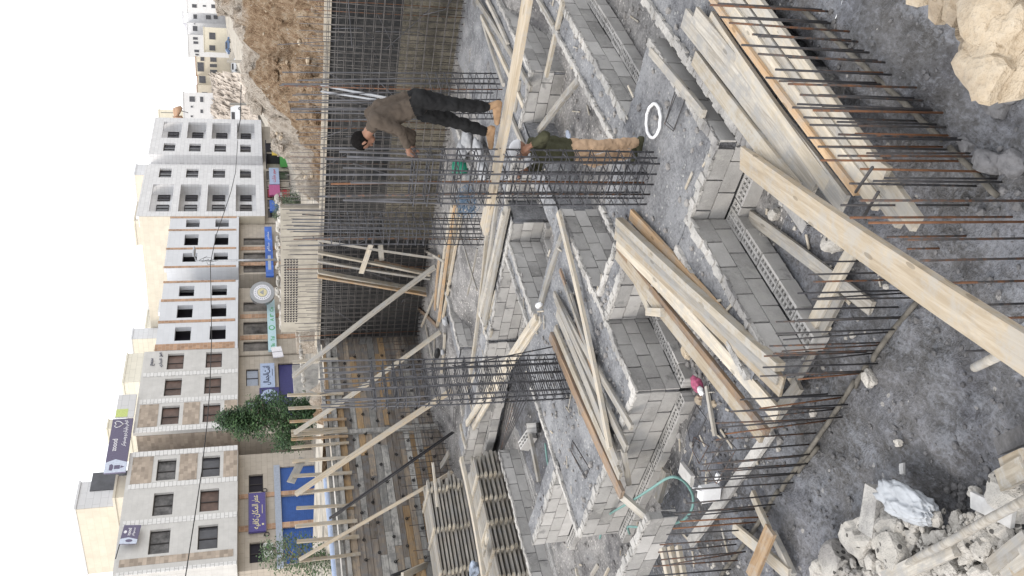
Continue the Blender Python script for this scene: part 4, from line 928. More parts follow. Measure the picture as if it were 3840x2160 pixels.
for tx, ty, bx, by in ((570, 20, 1811, 66), (430, 78, 1420, 100), (500, 155, 1740, 188), (640, 220, 1811, 225), (780, 312, 1390, 332), (905, 382, 1811, 350), (930, 412, 1190, 425), (1030, 545, 1900, 500), (1180, 710, 1900, 668), (1320, 895, 1900, 838), (1600, 972, 1950, 940), (1510, 1112, 1900, 1050), (1370, 1180, 1800, 1180), (1720, 1045, 2000, 1040)):
    zb = -.62 if bx < 1780 else -.3
    b = g('E', bx, by, zb); zt = min(1.35, zat('E', tx, ty, b.x, b.y)); rebar(b, (b.x, b.y, zt), .0088, 'rust-tinged starter bar standing round the ramp plank', 'rust' if rnd() < .45 else 'steel', 'starter bars round the ramp plank')
L2 = [('E', 750, 520, 290), ('E', 900, 606, 185), ('E', 960, 660, 225), ('E', 930, 742, 105), ('E', 1010, 798, 205), ('E', 860, 868, 10), ('E', 910, 942, 105), ('E', 900, 950, -60), ('E', 880, 1035, -60), ('E', 780, 1135, -110), ('E', 740, 1195, -80), ('E', 620, 1208, -150), ('E', 720, 1295, -160), ('E', 620, 1360, -180), ('E', 640, 1350, 20),
      ('G', 490, 85, -300), ('G', 330, 75, -330), ('G', 480, 155, -360), ('G', 415, 178, -420), ('G', 440, 250, -480), ('G', 370, 262, -520), ('G', 240, 370, -530), ('G', 190, 455, -590), ('G', 210, 530, -620), ('G', 180, 602, -640), ('G', 110, 672, -680), ('G', 70, 745, -700), ('C', 1690, 835, 950), ('C', 1640, 905, 870), ('C', 1550, 935, 850), ('C', 1570, 1000, 900), ('C', 1500, 1040, 850), ('C', 1420, 1100, 800), ('C', 1380, 1165, 750), ('C', 1330, 1210, 740), ('C', 1400, 1265, 760), ('C', 1340, 1330, 700), ('C', 1290, 1400, 660), ('C', 1260, 1449, 640)]
for r_, bx, by, tx in L2:
    b = g(r_, bx, by, -.60); ty = by + (bx - tx) * uni(.0, .10) * (1 if r_ != 'E' else .3); zt = min(.95, zat(r_, tx, ty, b.x, b.y)); d = gd(r_, tx, ty, math.hypot(b.x, b.y)); dl = max(-.12, min(.12, 0))
    rebar(b, (d.x * .5 + b.x * .5, d.y * .5 + b.y * .5, zt), .0085, 'dark starter bar in the left-hand row between gravel and bare earth', 'rust' if rnd() < .12 else 'steel', 'starter bars in the left-hand row')
    if rnd() < .4: rebar((b.x + .03, b.y + .06, b.z), (b.x + .02 + uni(-.04, .04), b.y + .06 + uni(-.05, .05), zt - uni(.05, .35)), .0078, 'dark starter bar in the left-hand row between gravel and bare earth', 'rust' if rnd() < .25 else 'steel', 'starter bars in the left-hand row')
for pts, lb in (([('D', 180, 80), ('D', 560, 425), ('D', 980, 800), ('D', 1230, 1060)], 'bar lying on the earth along the right-hand bar row'), ([('D', 1280, 1110), ('D', 1480, 1300), ('D', 1640, 1480)], 'bar lying on the earth below the right-hand bar row'), ([('E', 1045, 815), ('E', 800, 1110), ('E', 690, 1270)], 'round rod lying on the earth near the ramp plank'), ([('E', 660, 1300), ('E', 560, 1470)], 'short rod lying beside the white stone'),
                ([('G', 575, -30), ('G', 400, 240), ('G', 200, 520), ('G', 0, 800)], 'long rod lying along the foot of the left-hand bars'), ([('G', 290, 470), ('G', 130, 660)], 'second rod lying beside the long rod'), ([('C', 1670, 800), ('C', 1480, 1120), ('C', 1230, 1449)], 'rod lying on the gravel at the lower left')):
    P_ = [g(r_, x, y, -.55) for r_, x, y in pts]
    for _ in range(4): P_ = [g(q_[0], q_[1], q_[2], hpit(p.x, p.y)) for q_, p in zip(pts, P_)]
    P_ = [Vector((p.x, p.y, hpit(p.x, p.y) + .03)) for p in P_]
    Q_ = []
    for u_, v_ in zip(P_, P_[1:]):
        for i_ in range(5): w_ = u_.lerp(v_, i_ / 5); w_.z += .015 + uni(-.004, .004); Q_.append(w_)
    P_ = Q_ + [P_[-1]]
    rebar(P_[0], P_[-1], .024, lb, 'rod', None, 'ground_rod', 'rod', P_[1:-1])
rebar(g('D', 540, 1449, .3), g('D', 668, 1262, .55), .011, 'bent bar with hooked end crossing the shuttering planks', 'steel'); rebar(g('E', 600, 190, .1), g('E', 712, 0, .45), .011, 'second bent bar crossing the shuttering planks', 'steel')
# loose bars in the pit and along the timber wall
for i, (a, b) in enumerate((((70, 1010), (1000, 360)), ((95, 1012), (1012, 365)), ((70, 1020), (985, 385)))):
    rebar(gy('6', a[0], a[1], 19.25), g('6', b[0], b[1], -.1), .020, ('thickest', 'uppermost', 'lowest')[i] + ' dark blue rod of the trio leaning on the timber wall', 'steel', 'rods leaning on the timber wall', 'rod', 'rod')
rebar(gy('6', 545, 1449, 19.0), g('6', 945, 1300, .1), .045, 'black pipe leaning on the timber wall at the far left', 'black', None, 'pipe', 'pipe')
for i in range(7):
    rebar(g('6', 1330 + i * 6, 610 - i * 14, -.35), g('6', 1430 + i * 22, 90 + i * 4, -.3), .010, 'bar of the loose bundle in the dark hollow left of the central pad', 'steel', 'loose bars in the hollow')
def stirrup_on(name_label, pts, z=.015, r=.006):
    P_ = [g(r_, x, y, z) for r_, x, y in pts]; o = MB().tube(P_ + [P_[0]], r, 5).build('loose_stirrup', ['steel'], None, P_[0]); T(o, name_label, 'stirrup')
stirrup_on('square wire stirrup lying on the central pad, slightly doubled', [('6', 1905, 425), ('6', 2025, 620), ('6', 2010, 705), ('6', 1890, 500)])
stirrup_on('second wire stirrup just offset on the central pad', [('6', 1912, 440), ('6', 2034, 640), ('6', 2002, 715), ('6', 1898, 515)], .028)
stirrup_on('long narrow stirrup lying across the trench beside the white ring', [('A', 890, 625), ('A', 975, 665), ('A', 855, 990), ('A', 790, 935)])
stirrup_on('second narrow stirrup lying on the first beside the white ring', [('A', 905, 640), ('A', 965, 690), ('A', 862, 975), ('A', 800, 915)], .03)
stirrup_on('narrow stirrup lying on the far left beam below the struts', [('6', 1010, 170), ('6', 1027, 190), ('6', 1020, 338), ('6', 1003, 320)], 0)
stirrup_on('bent stirrup on the gravel below the block footing', [('C', 1030, 160), ('C', 1105, 260), ('C', 990, 480), ('C', 960, 330)], -.58)
stirrup_on('square stirrup on the gravel near the hose loop', [('C', 1010, 400), ('C', 1120, 470), ('C', 1050, 600), ('C', 1000, 500)], -.58)
stirrup_on('stirrup standing among the bars above the white can', [('C', 1250, 400), ('C', 1330, 490), ('C', 1180, 750), ('C', 1110, 640)], -.4)
# ------------------------------------------------------------------ raking struts and leaning planks
plank(gy('2', 1805, 1395, 19.22), g('5', 875, 560, .05), .16, .06, 'woodgrey', 'longest weathered strut, leaning across the pit corner', 'strut', None, name='strut')
plank(gy('3', 1815, 372, 19.18), g('5', 912, 1052, .0), .15, .06, 'woodpale', 'pale strut running behind the left column cage to the wall top', 'strut', name='strut')
plank(gy('3', 1828, 832, 19.18), g('6', 1000, 45, .0), .16, .07, 'wood', 'fresh pine strut passing left of the left column cage', 'strut', name='strut')
plank(gy('3', 1852, 1328, 19.18), g('6', 1000, 662, .05), .17, .07, 'wood', 'fresh pine strut over the stacked formwork panels', 'strut', name='strut')
plank(gy('6', 620, 1449, 18.6), g('6', 960, 1290, .1), .15, .06, 'woodpale', 'short strut end at the far left below the panels', 'strut', name='strut')
for i, (a, b, mt, lb) in enumerate((((-20, 365), (862, 500), 'woodgrey', 'uppermost grey plank leaning on the rebar grid'), ((-20, 455), (830, 625), 'woodpale', 'second leaning plank crossed by the short batten'), ((-20, 520), (830, 655), 'woodgrey', 'third leaning plank, dark grey'), ((-20, 600), (800, 738), 'woodpale', 'fourth leaning plank with pale face'), ((-20, 635), (805, 775), 'woodorange', 'orange leaning plank nearest the pit corner'), ((410, 525), (800, 605), 'wooddark', 'short brown plank leaning low on the rebar grid'))):
    plank(gx('5', a[0], a[1], 18.2), g('5', b[0], b[1], .02), .13, .05, mt, lb, name='plank')
plank(gx('5', 385, 395, 18.0), gx('5', 310, 615, 18.0), .13, .03, 'woodpale', 'short pale batten nailed across the leaning planks', 'batten', name='batten', up=(-1, 0, 0)); plank(gx('5', 455, 395, 18.25), gx('5', 465, 520, 18.25), .14, .03, 'woodgrey', 'short grey board piece behind the leaning planks', 'batten', name='batten', up=(-1, 0, 0))
# ------------------------------------------------------------------ walkway board above the pads
plank((8.16, 2.6, 1.92), (8.13, 6.62, 1.90), .235, .045, 'wood', 'upper pine walkway board carrying the stooping worker', 'walkway board', name='walkway_board')
plank((8.26, 2.6, 1.868), (8.25, 6.66, 1.848), .235, .045, 'wood', 'lower pine walkway board, edge showing beyond the upper one', 'walkway board', name='walkway_board')
# ramp plank in the foreground
plank(g('A', 1375, 1185, .06), gd('E', 1900, 1262, 3.75), .225, .055, 'wood', 'big pine ramp plank crossing the foreground, knotty and nicked at its upper end', 'ramp plank', name='ramp_plank', roll=.15)
# shuttering planks on the front beam
for a, b, w, t_, mt, z0, z1, lb in ((('N', 2568, 66), ('N', 3065, 700), .21, .045, 'woodgrey', .07, .05, 'broad grained grey plank highest in the zigzag pile'), (('N', 2606, 52), ('N', 3170, 770), .17, .04, 'woodgrey', .09, .06, 'bluish grey plank second from the top in the zigzag pile'), (('N', 2665, 60), ('N', 3150, 745), .12, .045, 'woodpale', .04, .05, 'narrow plank third in the zigzag pile'),
                                 (('N', 2640, -60), ('N', 3226, 725), .06, .09, 'woodorange', .06, .07, 'orange-brown edge plank under the starter bars'), (('N', 2677, -60), ('N', 3300, 770), .13, .05, 'woodpale', .05, .05, 'pale shuttering plank between the orange edge and the dark gap'), (('N', 2724, -60), ('N', 3385, 835), .13, .05, 'woodgrey', .03, .03, 'greyish shuttering plank just inside the dark gap'), (('N', 2786, -60), ('N', 3442, 845), .13, .05, 'woodpale', .04, .04, 'broad pale shuttering plank outermost on the beam'),
                                 (('N', 2440, 190), ('N', 2640, 430), .1, .05, 'woodgrey', .02, .03, 'short grey plank on the rim by the trench end'), (('N', 2605, 215), ('N', 2990, 720), .16, .04, 'woodpale', .03, .10, 'tapering smooth plank on the trench rim')):
    plank(g(*a, z0), g(*b, z1), w, t_, mt, lb)
plank(g('A', 1440, 1060, .03), g('A', 1650, 1075, .0), .16, .12, 'block', 'broken block lying by the yellow bag', 'block', name='loose_block'); plank(g('A', 1535, 1120, -.2), g('A', 1660, 1130, -.2), .14, .1, 'block', 'second broken block under the grained plank', 'block', name='loose_block')
plank(g('D', 660, 1250, .12), g('D', 780, 1345, .12), .16, .05, 'woodpale', 'short pale block of wood under the bent bars', 'wood offcut', name='wood_offcut')
# fan of pine planks in the centre
for a, b, w, t_, mt, z0, z1, lb in ((('N', 2366, 803), ('N', 2800, 1290), .14, .04, 'woodorange', .06, .03, 'orange plank on the upper side of the pine fan'), (('N', 2320, 826), ('N', 2928, 1380), .085, .10, 'woodpale', .17, .02, 'thick pale beam on the upper side of the pine fan'), (('N', 2312, 848), ('N', 2925, 1428), .10, .045, 'woodgrey', .15, .0, 'grey edged plank beside the thick pale beam'),
                                 (('N', 2310, 866), ('N', 2938, 1455), .20, .035, 'wood', .15, -.02, 'broad knotty plank lying on top of the pine fan'), (('N', 2316, 905), ('N', 2920, 1560), .16, .035, 'woodpale', .10, -.10, 'broad plank under the knotty one in the pine fan'), (('N', 2316, 925), ('N', 2880, 1625), .08, .045, 'wooddark', .08, -.16, 'narrow orange-edged batten in the gap of the pine fan'), (('N', 2313, 945), ('N', 2866, 1640), .18, .04, 'wood', .08, -.2, 'lowest broad pale plank of the pine fan')):
    plank(g(*a, z0), g(*b, z1), w, t_, mt, lb)
plank(g('B', 540, 600, .02), g('B', 680, 900, .0), .10, .03, 'woodpale', 'whitish board frame side under the lower pine planks'); plank(g('B', 670, 900, .0), g('B', 790, 910, .0), .10, .10, 'woodpale', 'square timber end under the lower pine planks', 'wood offcut', name='wood_offcut')
# weathered fan on the central pad
for a, b, w, t_, mt, z0, z1, lb in ((('N', 2066, 1258), ('N', 2334, 1858), .15, .05, 'wooddark', .05, .06, 'brown plank along the left side of the weathered fan'), (('N', 2082, 1228), ('N', 2328, 1790), .12, .04, 'woodpale', .07, .08, 'pale plank beside the brown one in the weathered fan'), (('N', 2090, 1170), ('N', 2318, 1740), .15, .04, 'woodgrey', .08, .09, 'broad grey plank in the middle of the weathered fan'),
                                 (('N', 2085, 1118), ('N', 2352, 1685), .12, .04, 'woodgrey', .09, .06, 'grey plank with squared end in the weathered fan'), (('N', 2094, 795), ('N', 2288, 1684), .10, .05, 'woodpale', .10, .17, 'long white plank lying over the whole weathered fan'), (('N', 2078, 1100), ('N', 2371, 1606), .10, .04, 'woodgrey', .05, .06, 'narrow plank on the upper side of the weathered fan'), (('N', 2120, 1070), ('N', 2235, 1390), .07, .035, 'woodgrey', .06, .09, 'short thin plank end poking from the weathered fan'), (('N', 2100, 1010), ('N', 2225, 1400), .06, .03, 'wooddark', .05, .08, 'thin brown batten beneath the long white plank'),
                                 (('N', 2140, 1100), ('N', 2210, 1330), .05, .03, 'woodgrey', .05, .06, 'thin grey stick nearest the sunk beam')):
    plank(g(*a, z0), g(*b, z1), w, t_, mt, lb)
plank(g('C', 450, 830, .05), g('C', 700, 1045, -.25), .12, .05, 'woodgrey', 'weathered plank sloping down from the pad corner to the hollow')
plank(g('C', 480, 500, .05), g('C', 520, 760, -.1), .08, .06, 'woodgrey', 'splintered plank end under the fan at the pad corner')
# timbers in the middle and back
for a, b, w, t_, mt, z0, z1, lb in ((('N', 1905, 765), ('N', 1815, 1210), .26, .05, 'woodgrey', .06, .05, 'wide cement-caked board on the mid pit wall'), (('N', 1888, 800), ('N', 1803, 1180), .12, .05, 'woodgrey', .10, .08, 'second caked board behind the wide one'), (('N', 1866, 720), ('N', 1800, 1160), .14, .05, 'woodgrey', .04, .04, 'dark grained board third on the mid pit wall'), (('N', 1828, 850), ('N', 1757, 1450), .09, .06, 'woodpale', .02, .0, 'long straight timber running left from the mid pit wall'),
                                 (('N', 1722, 745), ('N', 1640, 1220), .10, .06, 'wood', .05, .06, 'uppermost fresh timber of the far pine bundle'), (('N', 1706, 768), ('N', 1646, 1205), .08, .06, 'woodorange', .09, .09, 'orange timber of the far pine bundle'), (('N', 1730, 800), ('N', 1660, 1200), .09, .05, 'wood', .02, .02, 'lower fresh timber of the far pine bundle'), (('N', 1695, 770), ('N', 1640, 1150), .16, .03, 'woodpale', .02, .02, 'flat board behind the far pine bundle'),
                                 (('N', 1648, 960), ('N', 1630, 1160), .16, .03, 'woodorange', .04, .04, 'torn orange board by the foot of the longest strut'), (('N', 1730, 885), ('N', 1790, 1090), .05, .03, 'woodgrey', .02, .02, 'thin lath crossing behind the long straight timber'), (('N', 1790, 930), ('N', 1752, 1110), .05, .03, 'woodgrey', .02, .02, 'second thin lath near the long straight timber'), (('N', 1655, 1010), ('N', 1688, 1090), .06, .03, 'woodpale', .03, .03, 'short lath near the torn orange board'),
                                 (('N', 1585, 935), ('N', 1665, 980), .07, .05, 'woodgrey', .05, .05, 'short beam end at the foot of the leaning planks'), (('N', 1565, 1155), ('N', 1640, 1225), .10, .05, 'wooddark', .02, .02, 'brown board piece in the far corner'), (('N', 1630, 1100), ('N', 1580, 1225), .07, .04, 'woodpale', .02, .05, 'pale board piece crossing the brown one in the corner'), (('N', 1862, 1090), ('N', 1815, 1250), .07, .05, 'woodpale', .0, .0, 'timber along the left face of the mid pit wall'), (('N', 1845, 1235), ('N', 1765, 1450), .08, .05, 'woodpale', -.02, -.02, 'pale timber running down left of the mid pit wall'),
                                 (('N', 1668, 1250), ('N', 1655, 1400), .10, .05, 'woodpale', .02, .02, 'pale board along the far beam by the black shoe'), (('N', 1595, 1215), ('N', 1625, 1370), .07, .03, 'woodgrey', .02, .02, 'grey lath at the foot of the timber wall'), (('N', 1630, 1250), ('N', 1625, 1380), .05, .03, 'woodgrey', .02, .02, 'second grey lath at the foot of the timber wall'),
                                 (('N', 2110, 880), ('N', 2025, 1150), .12, .05, 'woodgrey', -.02, .02, 'cement-caked plank between the hollow blocks and the pad'), (('N', 2088, 905), ('N', 2060, 1000), .10, .05, 'woodgrey', -.3, -.15, 'short plank leaning on the hollow blocks'), (('N', 2012, 1188), ('N', 1750, 1590), .13, .05, 'woodpale', .06, .08, 'upper plank of the pair bridging to the formwork piles'), (('N', 2030, 1195), ('N', 1775, 1605), .13, .05, 'woodpale', .0, -.02, 'lower plank of the pair bridging to the formwork piles'),
                                 (('N', 1720, 1450), ('N', 1735, 1560), .06, .04, 'woodgrey', .02, .02, 'thin board end right of the formwork piles'), (('N', 1752, 1450), ('N', 1775, 1550), .07, .04, 'woodpale', .02, .02, 'board end poking out beside the bridging planks'),
                                 (('N', 1788, 0), ('N', 1992, 335), .10, .05, 'woodgrey', .08, .07, 'upper of the two grey planks beside the receding wall'), (('N', 1805, 60), ('N', 1965, 400), .09, .05, 'woodpale', .02, .02, 'straight pale plank between two grey ones by the receding wall'), (('N', 1826, 0), ('N', 1905, 170), .09, .05, 'woodgrey', .05, .04, 'short grey plank along the rim of the receding wall'), (('N', 1812, 85), ('N', 1890, 320), .08, .05, 'woodgrey', .0, .0, 'thin grey plank nearest the far cage'), (('N', 1893, 390), ('N', 1962, 545), .09, .05, 'woodgrey', .05, .05, 'grey plank below the feet of the stooping worker'), (('N', 1950, 300), ('N', 1930, 420), .05, .04, 'woodgrey', .02, .02, 'short bent lath by the corner of the receding wall'),
                                 (('N', 2112, 5), ('N', 2048, 285), .11, .05, 'woodpale', .06, -.1, 'plank leaning over the receding wall at the picture edge'), (('N', 2173, 295), ('N', 2014, 500), .11, .06, 'woodgrey', .02, -.25, 'weathered plank sloping along the cream block face'), (('N', 2020, 0), ('N', 2076, 95), .07, .04, 'woodgrey', .03, .03, 'short edge board on the pale rim of the far beam')):
    plank(g(*a, z0), g(*b, z1), w, t_, mt, lb)
# front left: double plank line and strays
for a, b, w, t_, mt, z0, z1, lb in ((('E', 540, 400), ('E', 20, 1390), .14, .04, 'woodpale', -.5, -.5, 'upper plank of the doubled line along the left-hand bars'), (('E', 430, 760), ('E', 60, 1449), .13, .05, 'woodgrey', -.52, -.52, 'splintered lower plank of the doubled line along the bars'), (('C', 1810, 0), ('C', 1560, 330), .13, .04, 'woodgrey', -.5, -.5, 'plank continuing the doubled line under the pine fan'), (('E', 440, 290), ('E', 620, 500), .13, .03, 'wood', -.2, -.3, 'short fresh board by the pitted rock, first of two'), (('E', 520, 300), ('E', 640, 480), .12, .03, 'wood', -.3, -.38, 'short fresh board by the pitted rock, lower of two'), (('B', 1430, 180), ('E', 670, 885), .13, .035, 'woodgrey', -.53, -.5, 'long weathered board lying loose on the gravel'),
                                 (('C', 1600, 350), ('C', 980, 1200), .13, .05, 'mortar', -.55, -.55, 'cement-caked edge board between gravel and left-hand bars'), (('C', 1105, 10), ('C', 1170, 400), .06, .03, 'woodgrey', -.55, -.55, 'thin batten on the gravel beside the pink bag'), (('C', 800, 650), ('C', 740, 880), .13, .06, 'woodgrey', -.5, -.45, 'short board standing in the dark hollow'), (('C', 1310, 1080), ('C', 1740, 1449), .13, .04, 'woodpale', -.5, -.48, 'pale nailed plank in the lower left corner'), (('C', 1595, 1090), ('C', 1440, 1470), .17, .035, 'woodorange', -.36, -.3, 'orange plank across the pale one in the lower left corner'), (('C', 1450, 820), ('C', 1580, 1110), .09, .04, 'woodpale', -.52, -.45, 'narrow pale plank end left of the bar row'), (('C', 1600, 1120), ('C', 1760, 1449), .08, .06, 'woodgrey', -.52, -.52, 'grey plank under the orange one in the corner'),
                                 (('C', 910, 625), ('C', 1000, 740), .16, .05, 'block', -.55, -.55, 'thin grooved concrete piece by the hose', ), (('C', 770, 1230), ('C', 830, 1500), .09, .05, 'woodpale', -.1, -.1, 'first of three pale timbers stacked on the wide block wall'), (('C', 830, 1220), ('C', 890, 1500), .09, .05, 'wood', -.1, -.1, 'middle of three pale timbers stacked on the wide block wall'), (('C', 890, 1215), ('C', 945, 1500), .08, .05, 'woodpale', -.12, -.12, 'last of three pale timbers stacked on the wide block wall'), (('C', 290, 1360), ('C', 235, 1450), .06, .04, 'woodgrey', -.5, -.4, 'stub of plank at the lower edge beside the grey sheet'), (('C', 120, 1390), ('C', 150, 1500), .06, .04, 'woodpale', -.5, -.4, 'pale stub of plank at the very lower edge'), (('C', 370, 1385), ('C', 330, 1470), .05, .03, 'woodpale', -.5, -.4, 'tiny pale stub of plank at the lower edge')):
    plank(g(*a, z0), g(*b, z1), w, t_, mt, lb)
# near left corner: round poles, boards and the plastic sheet
def pole(a, b, r, label, mat='woodgrey', name='round_pole'):
    a, b = Vector(a), Vector(b); n = 6; o = MB().tube([a.lerp(b, i / n) + Vector((uni(-.006, .006),) * 3) for i in range(n + 1)], [r * uni(.93, 1.05) for _ in range(n + 1)], 10).build(name, [mat], None, a); T(o, label, 'pole'); return o
pole(g('G', 1840, 860, -.1), g('G', 915, 1365, -.38), .032, 'long round pole with orange end crossing the rubble', 'woodgrey')
pole(g('E', 1811, 1140, .35), g('E', 1430, 1325, .15), .030, 'mud-splashed round pole end poking in by the ramp plank', 'woodgrey'); pole(g('E', 1830, 1010, .55), g('E', 1720, 1140, .4), .028, 'grey round stick end beside the ramp plank', 'steelpart')
plank(g('G', 1290, 1230, -.36), g('G', 760, 1480, -.38), .13, .05, 'woodgrey', 'grey-blue board lying under the long round pole'); plank(g('G', 1415, 870, -.42), g('G', 1740, 1030, -.38), .12, .035, 'whitewash', 'short whitewashed board with nails above the pole')
plank(g('G', 1840, 620, -.2), g('G', 1640, 730, -.4), .14, .06, 'woodpale', 'broad splintered board end at the right of the earth'); plank(g('G', 1830, 520, -.2), g('G', 1650, 600, -.4), .07, .05, 'wood', 'narrow splintered stick above the broad board end'); plank(g('G', 1840, 370, -.3), g('G', 1620, 470, -.45), .12, .05, 'clod', 'dark muddy board end half buried in earth')
plank(g('G', 1860, 1150, -.3), g('G', 1560, 1390, -.36), .11, .05, 'woodgrey', 'grey cracked board fanning out in the lower corner'); plank(g('G', 1880, 1260, -.3), g('G', 1640, 1420, -.36), .12, .05, 'woodgrey', 'second grey cracked board in the lower corner'); plank(g('G', 1850, 1390, -.32), g('G', 1740, 1440, -.34), .10, .05, 'wood', 'brown board end in the lower corner')
plank(g('G', 890, 590, -.55), g('G', 895, 690, -.53), .05, .02, 'whitewash', 'small white chip of board on the earth', 'wood offcut', name='wood_offcut')
mb = MB(); mb.box((0, 0, 0), (.42, .2, .16), Matrix.Rotation(.0, 3, 'Z'), 0, .5, .008); o = mb.build('broken_block', ['mortar']); p = g('G', 700, 960, -.5); o.location = p; o.rotation_euler = (.1, -.1, 2.2); T(o, 'broken concrete block with a sloping face above the boulders', 'block')
b_ = _bm.new(); _bm.ops.create_icosphere(b_, subdivisions=5, radius=1.0); b_.verts.ensure_lookup_table(); vs = [v.co.copy() for v in b_.verts]; fc = [tuple(v.index for v in f.verts) for f in b_.faces]; b_.free()
mb = MB(); out = []
for v in vs:
    w_ = v + Vector((noise.noise(v * 2), noise.noise(v * 2 + Vector((5, 0, 0))), noise.noise(v * 2 + Vector((0, 5, 0))))) * .35
    h = 1.0 + .25 * noise.noise(v * 1.3) - .36 * abs(noise.noise(w_ * 1.7)) - .22 * abs(noise.noise(w_ * 3.4 + Vector((3, 1, 2)))) - .07 * abs(noise.noise(w_ * 7.5)); out.append((v.x * .37 * h * (1 - .25 * v.x), v.y * .13 * h * (1.15 - .4 * v.x), v.z * .105 * h))
mb.add(out, fc, 0, .5, True); o = mb.build('plastic_sheet', [m_plain('milky plastic sheet', (.38, .40, .43), .32, 0, .12, 9, .5)]); o.location = g('G', 980, 930, -.40); q = g('G', 1180, 1020, -.4) - g('G', 830, 840, -.4); o.rotation_euler = (0, 0, math.atan2(q.y, q.x)); T(o, 'crumpled milky plastic sheet over the boulders', 'plastic sheet')
# ------------------------------------------------------------------ stacked formwork panels
def pile(label_fn, n, zbot, zstep, ya, yb, xsplit, depth, group):
    """pile of flat panels: front lower edge runs through two picture points at the ground"""
    a, b = Vector(ya), Vector(yb); d = (b - a).normalized(); s_ = Vector((-d.y, d.x, 0))
    if s_.dot(Vector((.68, .73, 0))) < 0: s_ = -s_                       # away from the camera
    L = (b - a).length; R = Matrix((d, s_, Vector((0, 0, 1)))).transposed()
    for k_ in range(n):
        z = zbot + k_ * zstep; off = uni(-.05, .05); sh = uni(-.04, .04) + k_ * .012
        root = empty('formwork_panel', a + d * (L / 2) + s_ * sh + Vector((0, 0, z)), label_fn(k_, n), 'formwork panel', group)
        o = Vector(root.location); mb = MB(); nb = 6; w = depth / nb
        for i in range(nb): mb.box(R @ Vector((off + uni(-.12, .12), w * (i + .5), .030)), (L + uni(-.1, .1), w - .006, .046), R)
        mb.build('boards', ['woodgrey'], root)
        for u in xsplit:
            mb = MB(); mb.box(R @ Vector(((u - .5) * L + uni(-.03, .03), depth / 2 - .09 + uni(-.03, .03), .035 + .5 * (zstep - .046) + .018)), ((.06 if rnd() < .7 else .085), depth + .10, zstep - .050), R, 0, None, .004); mb.build('batten', ['woodpale'], root)
def lab1(k_, n): return ['lowest panel of the front formwork pile', 'second lowest panel of the front formwork pile', 'third panel from the bottom of the front formwork pile'][k_] if k_ < 3 else ('topmost panel of the front formwork pile' if k_ == n - 1 else 'weathered panel number %d from the bottom of the front formwork pile' % (k_ + 1))
def lab2(k_, n): return ['lowest panel of the rear formwork pile', 'second lowest panel of the rear formwork pile', 'third panel from the bottom of the rear formwork pile'][k_] if k_ < 3 else ('topmost panel of the rear formwork pile' if k_ == n - 1 else 'weathered panel number %d from the bottom of the rear formwork pile' % (k_ + 1))
pa, pb_ = g('6', 1585, 1580, -.52), g('6', 1325, 500, -.52)
pile(lab1, 11, -.52, .098, pa, pb_, (.12, .3, .48, .65, .82), 1.0, 'formwork panels in the front pile')
bpy.context.view_layer.update()
qa, qb = g('6', 1230, 1580, -.0), g('6', 1068, 690, -.0)
pile(lab2, 10, -.02, .088, qa, qb, (.2, .55, .9), 1.0, 'formwork panels in the rear pile')
plank(g('6', 1235, 1460, .38), g('6', 1065, 560, .38), .16, .07, 'woodpale', 'thick pale plank lying along the top of the front formwork pile'); plank(g('6', 1265, 1130, .3), g('6', 1232, 1290, .1), .12, .04, 'woodpale', 'stray plank piece poking out of the front formwork pile', 'wood offcut', name='wood_offcut')
plank(g('6', 850, 590, 1.0), g('6', 885, 930, .95), .10, .04, 'woodpale', 'upright pale board at the right end of the rear formwork pile'); plank(g('6', 912, 625, .1), g('6', 975, 520, .0), .16, .05, 'woodgrey', 'short thick plank end behind the rear formwork pile'); plank(g('6', 1060, 310, .3), g('6', 1100, 480, .35), .10, .04, 'woodpale', 'broken board end sticking out at the top of the front pile')
# ------------------------------------------------------------------ small things
# white ring
c0 = g('A', 718, 912, .0); mb = MB(); R_ = .195
mb.tube([(R_ * math.cos(i / 40 * 6.28319) * (1 + .02 * math.sin(i)), R_ * math.sin(i / 40 * 6.28319), .025 + .003 * math.sin(i * 1.7)) for i in range(41)], .019, 10, 0, .5)
o = mb.build('pipe_coil', ['white']); o.location = c0; T(o, 'white plastic pipe ring lying on the grey pad', 'pipe ring')
# hose
hp = [(300, 1165, -.50), (330, 1060, -.42), (370, 985, -.35), (530, 890, -.12), (700, 780, -.05), (800, 715, -.08), (870, 702, -.15), (935, 735, -.28), (980, 790, -.42), (1003, 850, -.52), (1000, 930, -.55), (960, 1000, -.54), (900, 1040, -.5), (800, 1068, -.45), (700, 1078, -.36), (600, 1080, -.3), (520, 1076, -.28), (512, 1092, -.34), (525, 1130, -.5)]
P_ = [g('C', a, b, z) for a, b, z in hp]; Q_ = []
for i in range(len(P_) - 1):
    p0, p1, p2, p3 = P_[max(0, i - 1)], P_[i], P_[i + 1], P_[min(len(P_) - 1, i + 2)]
    for j in range(5):
        u = j / 5; Q_.append(.5 * ((2 * p1) + (p2 - p0) * u + (2 * p0 - 5 * p1 + 4 * p2 - p3) * u * u + (3 * p1 - p0 - 3 * p2 + p3) * u ** 3))
Q_.append(P_[-1]); M['hose'] = m_plain('pale green hose', (.15, .28, .26), .4, 0, .15)
T(MB().tube(Q_, .017, 8).build('hose', ['hose'], None, P_[0]), 'pale green water hose looping over the hollow at the left', 'hose')
P_ = [g('6', 1700, 450, -.1), g('6', 1712, 560, -.15), g('6', 1730, 650, -.3), g('6', 1770, 715, -.25), g('6', 1840, 760, -.1)]
T(MB().tube(P_, .017, 8).build('hose', ['hose'], None, P_[0]), 'short green hose end hanging over the rim of the central pad', 'hose')
